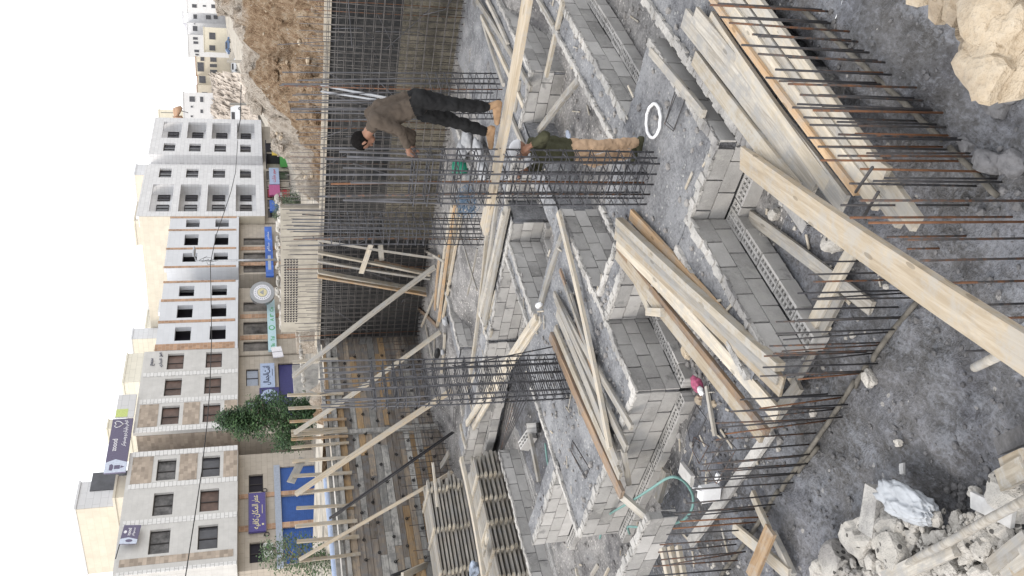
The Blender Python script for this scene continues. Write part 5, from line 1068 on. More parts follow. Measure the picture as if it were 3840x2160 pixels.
# canister
e = empty('canister', g('C', 1195, 815, -.52), 'white plastic canister with cut top beside the left-hand bars', 'canister', None, .5)
mb = MB(); mb.box((0, 0, .11), (.13, .17, .22), None, 0, .5, .012); o = mb.build('body', ['white'], e)
mb = MB(); mb.box((0, 0, .228), (.11, .14, .016), None, 0, .5, .004); mb.build('rim', ['white'], e)
mb = MB(); mb.tube([(-.04, -.05, .23), (-.04, -.07, .29), (.02, -.07, .32), (.04, -.05, .24)], .010, 6); mb.build('handle', ['white'], e)
p = g('C', 1190, 710, -.45); mb = MB(); mb.rock((0, 0, 0), .07, (1, .6, .5), 0, .3, 2); o = mb.build('plastic_scrap', ['white']); o.location = p; T(o, 'white plastic scrap hanging on the bars by the canister', 'plastic scrap')
def bag(r, x, y, z, rad, mat, label, sq=(1, .7, .55)):
    mb = MB(); vs, fc = ICO[3]; sd = Vector((uni(0, 9), uni(0, 9), 0)); out = []
    for v in vs:
        h = 1 + .35 * noise.noise(v * 1.8 + sd) + .22 * abs(noise.noise(v * 4.1 + sd)); out.append((v.x * rad * h * sq[0], v.y * rad * h * sq[1], v.z * rad * h * sq[2]))
    mb.add(out, fc, 0, .5, True); o = mb.build('plastic_bag', [mat]); o.location = g(r, x, y, z); T(o, label, 'bag'); return o
M['pinkbag'] = m_plain('pink and white bag', (.46, .11, .20), .4, 0, .7, 9); M['yellowbag'] = m_plain('yellow bag', (.62, .52, .06), .45, 0, .3, 9)
bag('C', 1035, 5, -.57, .095, 'pinkbag', 'crumpled pink bag beside the hollow block footing', (1.2, .8, .7)); bag('C', 1060, 50, -.52, .06, 'white', 'white scrap poking out of the pink bag'); bag('A', 1600, 1160, -.25, .17, 'yellowbag', 'yellow snack bag wedged under the grained plank', (1.1, .6, .35)); bag('A', 1490, 1105, -.1, .07, 'yellowbag', 'torn corner of yellow wrapping by the broken block')
def loose_hollow(r, x, y, z, rz, ry, label):
    e = empty('hollow_block', g(r, x, y, z), label, 'hollow block', None, rz); mb = MB(); R = Matrix.Rotation(ry, 3, 'Y')
    for yy in (-.085, 0, .085): mb.box(R @ Vector((0, yy, .1)), (.39, .028, .19), R)
    for i in range(5):
        for yy in (-.0425, .0425): mb.box(R @ Vector((-.18 + .09 * i, yy, .1)), (.026, .055, .188), R)
    mb.build('block_shell', ['block'], e)
loose_hollow('6', 1650, 330, -.6, .9, .5, 'hollow block lying tilted in the dark hollow beside the central pad'); loose_hollow('6', 1600, 430, -.6, 1.6, -.3, 'hollow block lying flat in the dark hollow by the wooden stub'); loose_hollow('6', 1350, 200, -.6, .2, .2, 'dusty hollow block under the loose bundle of bars')
plank(g('6', 1580, 370, -.35), g('6', 1655, 740, -.45), .12, .06, 'woodgrey', 'grey board stub leaning down in the dark hollow')
# cup, bucket, sacks, shoe, net
p = g('5', 1680, 850, .0); e = empty('cup', p, 'white paper cup lying at the rim crossing in mid pit', 'cup', None, 1.0); mb = MB(); mb.tube([(-.07, 0, .05), (.07, 0, .055)], [.035, .05], 16, 0, .5); mb.build('cup_wall', ['white'], e); mb = MB(); mb.tube([(.066, 0, .055), (.074, 0, .055)], [.054, .054], 16, 0, .5); mb.build('lip', ['white'], e)
M['bucketgreen'] = m_plain('green plastic', (.02, .24, .15), .45)
p = g('4', 1110, 1270, .0); e = empty('bucket', p, 'green plastic bucket seen through the column cage', 'bucket', None); mb = MB(); mb.tube([(0, 0, .02), (0, 0, .30)], [.13, .17], 20, 0, .5); mb.build('bucket_body', ['bucketgreen'], e); mb = MB(); mb.tube([(.17 * math.cos(i * .52), .17 * math.sin(i * .52), .30) for i in range(13)], .012, 6); mb.build('rim', ['bucketgreen'], e); mb = MB(); mb.tube([(.17 * math.cos(i * .314), .03, .30 + .14 * math.sin(i * .314)) for i in range(11)], .005, 5); mb.build('handle', ['black'], e)
M['sack'] = m_plain('white sack', (.36, .365, .38), .8, 0, .2, 6)
for i, (x, y, z, lb) in enumerate(((1190, 1130, .02, 'white sack lying flat beyond the column cage'), (1070, 1130, .02, 'white sack leaning behind the green bucket'), (1230, 1290, .02, 'white sack at the foot of the column cage, lowest'), (1110, 1060, .0, 'white sack end behind the feet of the stooping worker'))): o = bag('4', x, y, z + .08, .24, 'sack', lb, (1.2, .75, .4)); o.name = 'cement_sack'; o['category'] = 'sack'
mb = MB()
for i in range(60):
    c_ = g('5', uni(1070, 1200), uni(5, 130), .03); a = uni(0, 6.28); q = [c_ + Vector((.25 * math.cos(a + u * .5) * uni(.7, 1.1), .2 * math.sin(a + u * .5) * uni(.7, 1.1), uni(0, .15))) for u in range(7)]; mb.tube(q, .006, 4)
M['bluewire'] = m_plain('blue-grey wire', (.10, .16, .24), .5); o = mb.build('wire_coil', ['bluewire']); T(o, 'tangled blue-grey wire heap behind the end of the walkway board', 'wire coil')
p = g('5', 905, 1220, .05); mb = MB(); mb.rock((0, 0, .07), .14, (1.7, .7, .6), 0, .2, 3, .5, 1.4); o = mb.build('boot', ['black']); o.location = p; T(o, 'black rubber boot lying on the far left beam', 'boot')
bag('5', 945, 975, .05, .12, 'sack', 'white rag on the end of the far pine bundle', (1, .8, .6)).name = 'rag'; bag('5', 925, 1210, .05, .08, 'sack', 'pale rag beside the black boot', (1, .8, .6)).name = 'rag'
mb = MB(); mb.rock((0, 0, 0), .2, (1.2, .7, .5), 0, .4, 3); o = mb.build('work_jacket', [m_plain('blue and white cloth', (.25, .29, .36), .8, 0, .7, 6)]); o.location = g('6', 1165, 1400, .42); T(o, 'blue and white work jacket dropped on the formwork piles', 'jacket')
bag('4', 1875, 1020, -.5, .1, 'sky_grey', 'blue-grey plastic scrap on the gravel behind the lower worker', (1.2, .6, .3)).name = 'plastic_scrap'
pb2 = plank(g('5', 1355, 720, -.1), g('5', 1440, 735, -.3), .22, .2, 'wooddark', 'brown timber block in the gap of the mid pit wall', 'wood offcut', name='wood_offcut')
# ------------------------------------------------------------------ people
def ellipsoid(mb, c, r, R=None, mat=0):
    vs, fc = ICO[3]; out = []
    for v in vs:
        p = Vector((v.x * r[0], v.y * r[1], v.z * r[2])); out.append(Vector(c) + (R @ p if R is not None else p))
    mb.add(out, fc, mat, .5, True)
def capsule(mb, a, b, ra, rb, n=12):
    a, b = Vector(a), Vector(b); d = (b - a); L = d.length; d.normalize(); pts = []; rs = []
    for t_ in (-.98, -.8, -.45): pts.append(a + d * ra * t_); rs.append(ra * math.sqrt(max(.02, 1 - t_ * t_)))
    pts += [a, b]; rs += [ra, rb]
    for t_ in (.45, .8, .98): pts.append(b + d * rb * t_); rs.append(rb * math.sqrt(max(.02, 1 - t_ * t_)))
    mb.tube(pts, rs, n)
def solid(mb, name, vox, smooth_it, caps, mats, wrinkle, parent=None):
    """one continuous surface out of overlapping limbs; faces take the material of the limb they belong to"""
    o = mb.build(name + '_src', [mats[0]]); m_ = o.modifiers.new('r', 'REMESH'); m_.mode = 'VOXEL'; m_.voxel_size = vox
    s_ = o.modifiers.new('s', 'SMOOTH'); s_.iterations = smooth_it; s_.factor = .5
    bpy.context.view_layer.update(); me = bpy.data.meshes.new_from_object(o.evaluated_get(bpy.context.evaluated_depsgraph_get())); old = o.data
    bpy.data.objects.remove(o); bpy.data.meshes.remove(old); me.name = name
    def near(p):
        best = (9, 0)
        for a, b, ra, rb, mi in caps:
            ab = b - a; t_ = max(0, min(1, (p - a).dot(ab) / max(1e-9, ab.length_squared))); dd = (p - a - ab * t_).length - (ra + (rb - ra) * t_)
            if dd < best[0]: best = (dd, mi)
        return best[1]
    vm = [near(v.co) for v in me.vertices]
    nrm = [v.normal.copy() for v in me.vertices]
    for v, mi, nn in zip(me.vertices, vm, nrm):
        w = wrinkle[mi]
        if w: v.co += nn * w * (noise.noise(Vector((v.co.x * 9, v.co.y * 9, v.co.z * 13))) + .7 * noise.noise(v.co * 26 + Vector((4, 2, 9))))
    me.materials.clear()
    for mm in mats: me.materials.append(M[mm])
    for p in me.polygons: p.material_index = vm[p.vertices[0]]; p.use_smooth = True
    ob = bpy.data.objects.new(name, me); C.objects.link(ob); ob.parent = parent; return ob
M['skin'] = m_plain('skin', (.24, .125, .082), .55, 0, .08, 20); M['shirtbrown'] = m_plain('dusty brown shirt', (.082, .066, .054), 1.0, 0, .16, 7, .08)
M['trousers'] = m_plain('dark trousers', (.020, .020, .021), 1.0, 0, .3, 6, .08); M['shoetan'] = m_plain('tan shoes', (.30, .19, .11), .8, 0, .25, 9)
M['olive'] = m_plain('olive jersey', (.062, .062, .040), 1.0, 0, .16, 7, .08); M['beigecloth'] = m_plain('beige trousers', (.44, .31, .21), 1.0, 0, .16, 6, .08)
M['hair'] = m_plain('black hair', (.010, .009, .009), 1.0, 0, .4, 30, .08); M['whitecloth'] = m_plain('white cap cloth', (.66, .66, .69), .9, 0, .08, 8)
def figure(label, J, up_face, face_dir, mats, capmat, vox=.0105):
    """J: joints in world space; up_face / face_dir: head axes"""
    mb = MB(); caps = []
    def c(a, b, ra, rb, mi, n=12): a, b = Vector(a), Vector(b); capsule(mb, a, b, ra, rb, n); caps.append((a, b, ra, rb, mi))
    SK, SH, TR, SO = 0, 1, 2, 3
    pel, chest, neck, head = J['pelvis'], J['chest'], J['neck'], J['head']; sd = J['side']                    # side: unit vector to the figure's left
    sp = (chest - pel).normalized(); fr = sd.cross(sp).normalized()
    if fr.dot(face_dir) < 0 and abs(fr.dot(face_dir)) > .2: fr = -fr
    for s_ in (-1, 1):                                                     # trunk as side-by-side tapered volumes
        c(pel + sd * s_ * .075, pel + sp * .17 + sd * s_ * .065, .105, .10, TR if s_ else SH); c(pel + sp * .10 + sd * s_ * .07, chest + sd * s_ * .085, .108, .125, SH); c(chest + sd * s_ * .06 - sp * .02, chest + sd * s_ * .10 + sp * .10, .125, .085, SH)
    c(pel + fr * .03, chest + fr * .02, .115, .125, SH); c(chest + sp * .06, neck, .10, .062, SH); c(neck - (head - neck) * .1, head, .056, .055, SK)
    hu, hf = Vector(up_face).normalized(), Vector(face_dir).normalized(); hf = (hf - hf.dot(hu) * hu).normalized(); hs_ = hu.cross(hf)
    c(head + hu * .035 - hf * .015, head + hu * .035 + hf * .02, .088, .082, SK, 16); c(head - hu * .01 + hf * .035, head - hu * .055 + hf * .055, .062, .040, SK, 14)
    c(head + hf * .098 + hu * .022, head + hf * .118 - hu * .012, .010, .016, SK, 8); c(head + hf * .088 + hu * .045 - hs_ * .03, head + hf * .088 + hu * .045 + hs_ * .03, .014, .014, SK, 8); c(head + hf * .092 - hu * .045 - hs_ * .018, head + hf * .092 - hu * .045 + hs_ * .018, .011, .011, SK, 8)
    for s_ in (-1, 1): c(head + hs_ * s_ * .088 + hu * .025 - hf * .01, head + hs_ * s_ * .092 - hu * .015 - hf * .005, .016, .012, SK, 8)
    for s_, key in ((1, 'l'), (-1, 'r')):
        hip, kn, an, toe = J[key + 'hip'], J[key + 'knee'], J[key + 'ankle'], J[key + 'toe']
        c(hip, kn, .105, .076, TR); c(kn, kn.lerp(an, .45), .074, .072, TR); c(kn.lerp(an, .45), an + (kn - an).normalized() * .05, .072, .062, TR)
        fd = (toe - an); fd.z = 0; fd.normalize(); heel = Vector((an.x, an.y, toe.z + .01)) - fd * .05
        c(an, heel + Vector((0, 0, .02)), .040, .036, SO); c(heel, toe - fd * .03, .032, .033, SO); c(heel + fd * .09 + Vector((0, 0, .025)), toe - fd * .02, .038, .027, SO); c(toe - fd * .05 + fd.cross(Vector((0, 0, 1))) * .014, toe - fd * .03 - fd.cross(Vector((0, 0, 1))) * .014, .029, .029, SO)
        sh, el, wr, kn_ = J[key + 'sh'], J[key + 'elbow'], J[key + 'wrist'], J[key + 'hand']
        c(chest + sp * .08, sh, .09, .078, SH); c(sh, el, .074, .058, SH); c(el, el.lerp(wr, .72), .056, .046, SH); c(el.lerp(wr, .7), wr, .036, .029, SK)
        hd = (kn_ - wr).normalized(); hn = J.get(key + 'palm', Vector((0, 0, -1))); hn = (hn - hn.dot(hd) * hd).normalized(); hw = hd.cross(hn)
        c(wr, wr + hd * .045 , .026, .028, SK, 8)
        for q in range(4):
            base = wr + hd * .085 + hw * (q - 1.5) * .021; c(wr + hd * .03 + hw * (q - 1.5) * .014, base, .017, .0125, SK, 8)
            ln = (.034, .042, .040, .030)[q]; d1 = (hd * .8 + hn * .6).normalized(); d2 = (hd * .15 + hn * 1.0).normalized(); d3 = (-hd * .6 + hn * .8).normalized()
            k1 = base + d1 * ln; k2 = k1 + d2 * ln * .75; k3 = k2 + d3 * ln * .55; c(base, k1, .0105, .0095, SK, 7); c(k1, k2, .0095, .0088, SK, 7); c(k2, k3, .0088, .0075, SK, 7)
        tb = wr + hd * .025 - hw * .026; t1 = tb + (hd * .5 - hw * .6 + hn * .5).normalized() * .036; t2 = t1 + (hd * .7 + hn * .6).normalized() * .03; c(tb, t1, .014, .0115, SK, 7); c(t1, t2, .0115, .009, SK, 7)
    body = solid(mb, 'person', vox, 4, caps, mats, (0, .013, .016, .003)); T(body, label, 'person')
    # hair or cap: upper shell of the head
    hm = MB(); R = Matrix((hs_, hf, hu)).transposed(); vs, fc = ICO[3]; out = []
    for v in vs:
        p = Vector((v.x * .098, v.y * .112 - .006, v.z * .104 + .048)); lim = -.035 if capmat == 'hair' else .045
        if v.y > .35: lim = .066 if capmat == 'hair' else .075
        if p.z < lim: p.z = lim + (p.z - lim) * .05; p.x *= .90; p.y *= (.90 if v.y < .35 else .72)
        out.append(head + R @ (p * (1 + .04 * noise.noise(v * 5))))
    hm.add(out, fc, 0, .5, True); hm.build('hair' if capmat == 'hair' else 'cap', [capmat], body)
    for s_ in (-1, 1):
        em = MB(); ellipsoid(em, head + hf * .093 + hu * .024 + hs_ * s_ * .031, (.008, .009, .008)); em.build('eye', ['black'], body)
    return body
Xm = 8.17
def jm(x, y, dx=0.0): return gx('4', x, y, Xm + dx)
footz = 1.945
lt = jm(1352, 935, -.03); rt = jm(1318, 1115, .05)
J = dict(pelvis=jm(735, 770), chest=jm(470, 865), neck=jm(385, 965), head=jm(335, 1045), side=Vector((-1, 0, 0)),
         lhip=jm(760, 745, -.10), lknee=jm(1010, 790, -.10), lankle=jm(1272, 812, -.06), ltoe=Vector((8.12, lt.y, footz + .035)),
         rhip=jm(790, 845, .10), rknee=jm(1010, 915, .09), rankle=jm(1250, 985, .06), rtoe=Vector((8.20, rt.y, footz + .035)),
         lsh=jm(425, 905, -.19), lelbow=jm(610, 985, -.24), lwrist=jm(672, 1135, -.16), lhand=jm(690, 1200, -.13), lpalm=Vector((.6, .5, -.4)),
         rsh=jm(440, 925, .16), relbow=jm(690, 1020, .16), rwrist=jm(700, 1110, .06), rhand=jm(712, 1185, .02), rpalm=Vector((-.6, .5, -.2)))
for q in ('l', 'r'):
    a_, t_ = J[q + 'ankle'], J[q + 'toe']; a_.z = max(a_.z, footz + .09); a_.x = t_.x
figure('man in dusty brown shirt and dark trousers stooping on the walkway board', J, Vector((0, .55, .62)), Vector((0, .55, -.75)), ['skin', 'shirtbrown', 'trousers', 'shoetan'], 'hair')
Xn = 8.42
def jn(r, x, y, dx=0.0): return gx(r, x, y, Xn + dx)
ft = g('A', 640, 1075, .0)
J = dict(pelvis=jn('4', 1930, 1135), chest=jn('4', 1690, 1125), neck=jn('4', 1590, 1120), head=jn('4', 1520, 1130), side=Vector((-1, 0, 0)),
         lhip=jn('4', 1960, 1120, -.09), lknee=jn('A', 300, 1100, -.1), lankle=jn('A', 585, 1065, -.08), ltoe=Vector((ft.x - .02, ft.y + .12, .04)),
         rhip=jn('4', 1960, 1165, .09), rknee=jn('A', 250, 1215, .05), rankle=Vector((8.5, 5.72, .10)), rtoe=Vector((8.47, 5.88, .04)),
         lsh=jn('4', 1655, 1085, -.17), lelbow=jn('4', 1700, 1020, -.34), lwrist=jn('4', 1590, 1100, -.30), lhand=jn('4', 1560, 1118, -.30), lpalm=Vector((.3, .6, 0)),
         rsh=jn('4', 1660, 1160, .17), relbow=jn('4', 1640, 1270, .12), rwrist=jn('4', 1545, 1290, .0), rhand=jn('4', 1515, 1305, -.02), rpalm=Vector((-.6, .3, -.2)))
J['lankle'] = Vector((ft.x, ft.y, .10)); J['ltoe'] = Vector((ft.x - .01, ft.y + .14, .04))
figure('man in olive jersey and beige trousers with white cap standing behind the column cage', J, Vector((0, -.1, 1)), Vector((-.25, 1, .05)), ['skin', 'olive', 'beigecloth', 'olive'], 'whitecloth')
# ------------------------------------------------------------------ vegetation by the street
def tree(label, base, top, rx, n, leaf, mats, name='leafy_tree', profile=None, lean=0.0):
    base, top = Vector(base), Vector(top); H = (top - base).length; root = empty(name, base, label, 'tree'); mb = MB(); limbs = []
    tp = [base.lerp(top, f) + Vector((.08 * H * noise.noise(Vector((f * 3, base.x, 1))), .08 * H * noise.noise(Vector((f * 3, base.y, 5))), 0)) for f in (0, .2, .4, .6, .8)]; tp[0] = base
    mb.tube(tp, [.035 * H, .028 * H, .02 * H, .012 * H, .005 * H], 7)
    for i in range(16):
        f = uni(.25, .8); p = base.lerp(top, f); a = uni(0, 6.28); r_ = rx * (profile(f) if profile else .9) * uni(.5, .9); q = p + Vector((math.cos(a) * r_, math.sin(a) * r_, uni(.02, .12) * H)); mb.tube([p, p.lerp(q, .5) + Vector((0, 0, .02 * H)), q], [.010 * H, .006 * H, .003 * H], 5); limbs.append(q)
    _kid('trunk', mb, ['timber2'], root); cr = MB(); cl_ = []
    for i in range(190):
        f = uni(.06, 1.0); a = uni(0, 6.28); r_ = rx * (profile(f) if profile else math.sin(math.pi * min(1, f * .9 + .08)) ** .6) * math.sqrt(uni(.05, 1)); cl_.append((base.lerp(top, f) + Vector((math.cos(a) * r_, math.sin(a) * r_, 0)), uni(.10, .22) * rx + .12, 0 if rnd() < .55 else 1))
    for i in range(n):
        c_, cr_, mi = cl_[int(rnd() * len(cl_))]; v = Vector((uni(-1, 1), uni(-1, 1), uni(-1, 1)))
        if v.length > 1.15: continue
        p = c_ + v * cr_ * 1.2; d1 = Vector((uni(-1, 1), uni(-1, 1), uni(-.8, .6))).normalized(); d2 = d1.orthogonal().normalized() * .45; s_ = leaf * uni(.6, 1.3)
        cr.add([p - d1 * s_ * .5, p + d2 * s_ * .5, p + d1 * s_ * .5, p - d2 * s_ * .5], [(0, 1, 2, 3)], mi if rnd() < .8 else 1 - mi)
    _kid('crown', cr, mats, root); return root
def m_leaf(name, c):
    t = NT(name); col = t.ramp(t.attr('tint'), [(0, k(c, .55)), (.6, c), (1, k(c, 1.5))]); m_ = t.fin(col, .6, 0, .3); t.b.inputs['Transmission Weight'].default_value = 0; return m_
M['leaf1'] = m_leaf('dark green leaves', (.028, .062, .026)); M['leaf2'] = m_leaf('green leaves', (.050, .095, .035)); M['leaf3'] = m_leaf('dusty leaves', (.10, .125, .075)); M['leaf4'] = m_leaf('grey green leaves', (.065, .095, .06))
a_ = fw(fs('3', 1900, 270, -14)); b_ = fw(fs('3', 1265, 285, -14)); a_.z = 1.6
tree('big dark green tree standing before the gap between the two stone buildings', a_, b_, 1.55, 27000, .16, ['leaf1', 'leaf2'], 'leafy_tree', lambda f: max(.05, min(1, (1.08 - f) * 1.5)) * min(1, .35 + f * 2.2))
a_ = fw(fs('3', 1990, 1330, -20)); b_ = fw(fs('3', 1590, 1270, -20)); a_.z = min(a_.z, 1.9)
tree('small light green tree left of the air conditioner', a_, b_, .75, 3800, .12, ['leaf2', 'leaf3'], 'leafy_tree', lambda f: .45 + .6 * math.sin(3.14 * f))
a_ = fw(fs('2', 1880, 110, -9)); b_ = fw(fs('2', 1690, 125, -9)); a_.z = min(a_.z, 1.2)
tree('dusty grey green street tree by the bright blue sign', a_, b_, 1.5, 4500, .2, ['leaf4', 'leaf3'], 'leafy_tree', lambda f: .5 + .55 * math.sin(3.14 * f))
# ------------------------------------------------------------------ cables, lamp post, street edge
cpts = [('3', 990, 1500), ('3', 1060, 1050), ('3', 1120, 660), ('3', 1160, 300), ('3', 1180, 60), ('2', 1195, 1100), ('2', 1190, 800), ('2', 1185, 540), ('2', 1228, 330), ('2', 1290, 150), ('2', 1340, 0), ('1', 1375, 1300), ('1', 1392, 1060)]
T(MB().tube([fw(fs(r_, x, y, -9)) for r_, x, y in cpts], .030, 5).build('power_cable', ['black']), 'thin black cable sagging across the front of the whole street', 'cable')
T(MB().tube([gd('1', 1392, 1000, 60), gd('1', 1412, 900, 60), gd('1', 1418, 640, 62)], .03, 5).build('power_cable', ['black']), 'short level cable before the rocky bank right of the grey apartment block', 'cable')
p0 = fw(fs('2', 1075, 520, -8)); p1 = Vector((p0.x, p0.y, 1.0)); e = empty('lamp_post', p1, 'slim lamp post with wires before the second unfinished building', 'lamp post')
_kid('post', MB().tube([p1, p0], [.10, .06], 8), ['steelpart'], e); q0 = fw(fs('2', 1066, 480, -8)); _kid('arm', MB().tube([p0, q0], .04, 6), ['steelpart'], e)
mb = MB(); ellipsoid(mb, fw(fs('2', 1062, 450, -8)), (.75, .2, .13), Matrix.Rotation(FA, 3, 'Z')); _kid('lamp_head', mb, ['steelpart'], e)
mb = MB()
for i in range(7): q = fw(fs('2', 1110 + i * 14, 515 + uni(-25, 40), -8.1)); mb.tube([fw(fs('2', 1100 + i * 14, 520, -8.05)), q, q + Vector((uni(-.4, .4), 0, -.5))], .015, 4)
_kid('wires', mb, ['black'], e)
# breeze-block fence, kerb, gravel strip and stone edging on the street side of the timber wall
M['fencegrey'] = m_plain('dusty fence render', (.36, .335, .29), .9, 0, .2, 2)
XF = 21.6; f0, f1 = gx('2', 1715, 1060, XF), gx('2', 1705, 120, XF)
e = empty('breeze_block_fence', (XF, (f0.y + f1.y) / 2, 2.3), 'grey fence wall with rows of dark vents behind the rebar grid', 'fence')
mb = MB(); mb.span(XF, XF + .2, f1.y, f0.y, 2.0, f0.z - .02); _kid('fence_wall', mb, ['fencegrey'], e); mb = MB()
v0, v1 = gx('2', 1740, 985, XF), gx('2', 1850, 500, XF); ny_, nz_ = 26, 5
for i in range(ny_):
    for j in range(nz_):
        y = v1.y + (v0.y - v1.y) * (i + .5) / ny_; z = min(v0.z, f0.z - .08) + (v1.z - v0.z) * (j + .5) / nz_; sy = (v0.y - v1.y) / ny_ * .40; sz = abs(v1.z - v0.z) / nz_ * .42
        mb.prism([(XF - .012, y - sy, z - sz), (XF - .012, y + sy * 1.1, z - sz * .1), (XF - .012, y - sy * .4, z + sz)], (.010, 0, 0))
o = _kid('vents', mb, ['void'], e); o['kind'] = 'stuff'
e2 = empty('rubble_parapet', (XF + .3, (f0.y + f1.y) / 2, f0.z), 'pale line of rubble lying along the top of the vented fence', 'parapet'); mb = MB(); y = f1.y - .3
while y < f0.y: mb.rock((XF + .25 + uni(-.1, .1), y, f0.z + uni(-.05, .10)), uni(.05, .13), (1, 1.4, .7), 0, .5, 2); y += uni(.08, .2)
_kid('rubble_stones', mb, ['rubble'], e2)
e = fempty('street_wall', 'low grey concrete garden wall before the blue shutters', 'low wall'); mb = MB(); mb.span(-1.8, 3.4, -12, -11.7, .8, 2.75); mb.build('wall_panel', ['mortar'], e)
e = fempty('planter_bed', 'brown planted bed strip in front of the gap between the stone buildings', 'planter'); mb = MB(); mb.span(7, 21, -11, -10, .8, 2.3); mb.build('bed', ['heap'], e)
mb = MB(); mb.span(5, 17, 20.6, 24.4, 2.2, 2.52); struct(mb.build('pavement', ['rubble'])); mb = MB(); mb.tube([(2, 26.0, 2.3), (9, 26.8, 2.35), (20, 27.6, 2.4)], .11, 10); o = mb.build('water_pipe', ['lblue']); T(o, 'pale blue pipe lying along the street side of the timber wall', 'pipe')
for i in range(10): p = Vector((uni(6, 12), uni(21, 24), 2.55)); mb = MB(); mb.rock((0, 0, .05), uni(.10, .25), (1, .8, .6), 0, .4, 2); o = mb.build('stone', ['rubble']); o.location = p; T(o, 'white stone lying on the strip behind the timber wall stakes', 'stone', 'white stones behind the stakes')
mb = MB()
for i in range(18):
    p = fw(Vector((-1 + i * .55, -13, 2.2))); mb.rock(p, uni(.12, .35), (1, .8, .6), 0, .4, 1)
stuff(mb.build('builders_debris', ['rubble']), 'grey builders debris lying before the blue shutters', 'debris')
# stall under the tall block
e = fempty('street_stall', 'green and yellow street stall under the right end of the apartment block', 'stall'); mb = MB(); mb.span(56.2, 60.2, -.6, .7, 1, 2.0); mb.build('counter', ['shopgreen'], e); mb = MB(); mb.span(56.6, 58.0, -.7, -.61, 2.1, 2.9); mb.span(59, 60, -.7, -.61, 2.2, 2.9); mb.build('crates', ['yellow'], e); mb = MB(); mb.span(56, 60.4, -.8, .8, 3.5, 3.6); mb.build('awning', ['void'], e)
# ------------------------------------------------------------------ far hillside town
def hill_house(label, x0, y0, x1, y1, D, mat, wins, dep=14, roof=None, base=9.0, name='hill_house'):
    a, b = gd('1', x0, y1, D), gd('1', x1, y0, D); ce = (a + b) / 2; ux = Vector((b.x - a.x, b.y - a.y, 0)); w = ux.length; ux.normalize(); uy = Vector((-ux.y, ux.x, 0))
    z1, z0 = max(a.z, b.z), min(a.z, b.z); rz = math.atan2(ux.y, ux.x)
    root = empty(name, Vector(((a.x + b.x) / 2, (a.y + b.y) / 2, z0)), label, 'house', None, rz); H = z1 - z0
    mb = MB(); mb.span(-w / 2, w / 2, 0, dep, -base, H, 0, .5); mb.build('wall', [mat], root)
    mb = MB(); mb.span(-w / 2 - .15, w / 2 + .15, -.15, dep + .1, H + .003, H + .25, 0, .5); mb.build('roof', [roof or mat], root)
    for wx, wy, hw, hh in wins:
        p = gd('1', wx, wy, D); lx = (p - Vector(((a.x + b.x) / 2, (a.y + b.y) / 2, 0))).dot(ux); lz = p.z - z0
        mb = MB(); hw *= 1.1; hh *= 1.1; mb.span(lx - hw / 2, lx + hw / 2, -.06, -.003, lz - hh / 2, lz + hh / 2); mb.build('window', ['glass'], root)
        mb = MB(); mb.span(lx - hw / 2 - .12, lx + hw / 2 + .12, -.12, -.064, lz - hh / 2 - .15, lz - hh / 2 - .02); mb.build('window_sill', [mat], root)
    return root
M['tile'] = m_plain('roof tiles', (.36, .22, .14), .8)
hill_house('pale grey house at the top picture edge of the hillside', 1010, -30, 1245, 92, 389, 'greystone', [(1065, 45, 1.2, 1.6), (1210, 48, 1.3, 1.6), (1140, 45, .6, 1.1)])
hill_house('taller grey house with white roof tanks on the hillside', 978, 95, 1235, 172, 409, 'greystone', [(1170, 130, 1.5, 1.8), (1070, 125, 1.6, 1.3), (1225, 130, 1.4, 1.5)])
for x, y, lb in ((960, 145, 'upper'), (968, 190, 'lower')):
    p = gd('1', x + 10, y, 412); e = empty('roof_tank', p - Vector((0, 0, 1.6)), lb + ' white water tank on the taller hillside house', 'water tank'); _kid('tank', MB().tube([p - Vector((0, 0, 1.6)), p + Vector((0, 0, 1.8))], 2.2, 14), ['whitetext'], e); _kid('lid', MB().tube([p + Vector((0, 0, 1.82)), p + Vector((0, 0, 2.2))], .8, 12), ['whitetext'], e)
hill_house('grey house with one window beside the tank house', 1012, 176, 1140, 262, 399, 'greystone', [(1070, 215, 1.8, 1.6), (1065, 180, .4, .5)])
hill_house('white house with paired arched windows on the hillside', 1022, 266, 1140, 432, 386, 'whiterender', [(1072, 290, .9, 1.6), (1075, 322, .9, 1.6), (1082, 385, .9, 1.6), (1085, 412, .6, 1.2)])
hill_house('cream house with dark porch openings on the hillside', 1142, 210, 1255, 392, 356, 'cream2', [(1200, 272, 2.2, 2.0), (1200, 362, 1.7, 1.9)], base=14)
hill_house('cream house with tiled roof edge on the hillside', 1080, 434, 1255, 572, 346, 'cream', [(1125, 445, 1.2, 1.2), (1112, 505, 2.9, 2.0), (1208, 450, 1.4, 2.0), (1208, 495, 1.0, 2.2), (1210, 540, 1.1, 2.2)], roof='tile', base=14)
hill_house('yellow house with small balcony on the hillside', 1092, 574, 1250, 642, 336, 'cream', [(1125, 600, 2.2, 2.0)], roof='tile', base=14)
hill_house('lower yellow house with one window on the hillside', 1088, 645, 1215, 735, 323, 'cream', [(1142, 708, 1.0, 1.6)], roof='tile', base=14)
hill_house('white house with rows of windows behind the grey apartment block', 990, 700, 1140, 962, 303, 'whiterender', [(1048, 748, 1.5, 1.5), (1045, 805, .5, .6), (1045, 878, .5, .6), (1050, 932, 1.4, 1.4), (1120, 750, 1.5, .9), (1120, 840, 1.0, .7)], base=16)
hill_house('beige unfinished block behind the roof of the apartment block', 800, 832, 990, 935, 346, 'cream2', [(860, 850, .15, 4.0)], base=16)
for y, lb in ((905 - 80, 'left'), (940 - 50, 'right')): pass
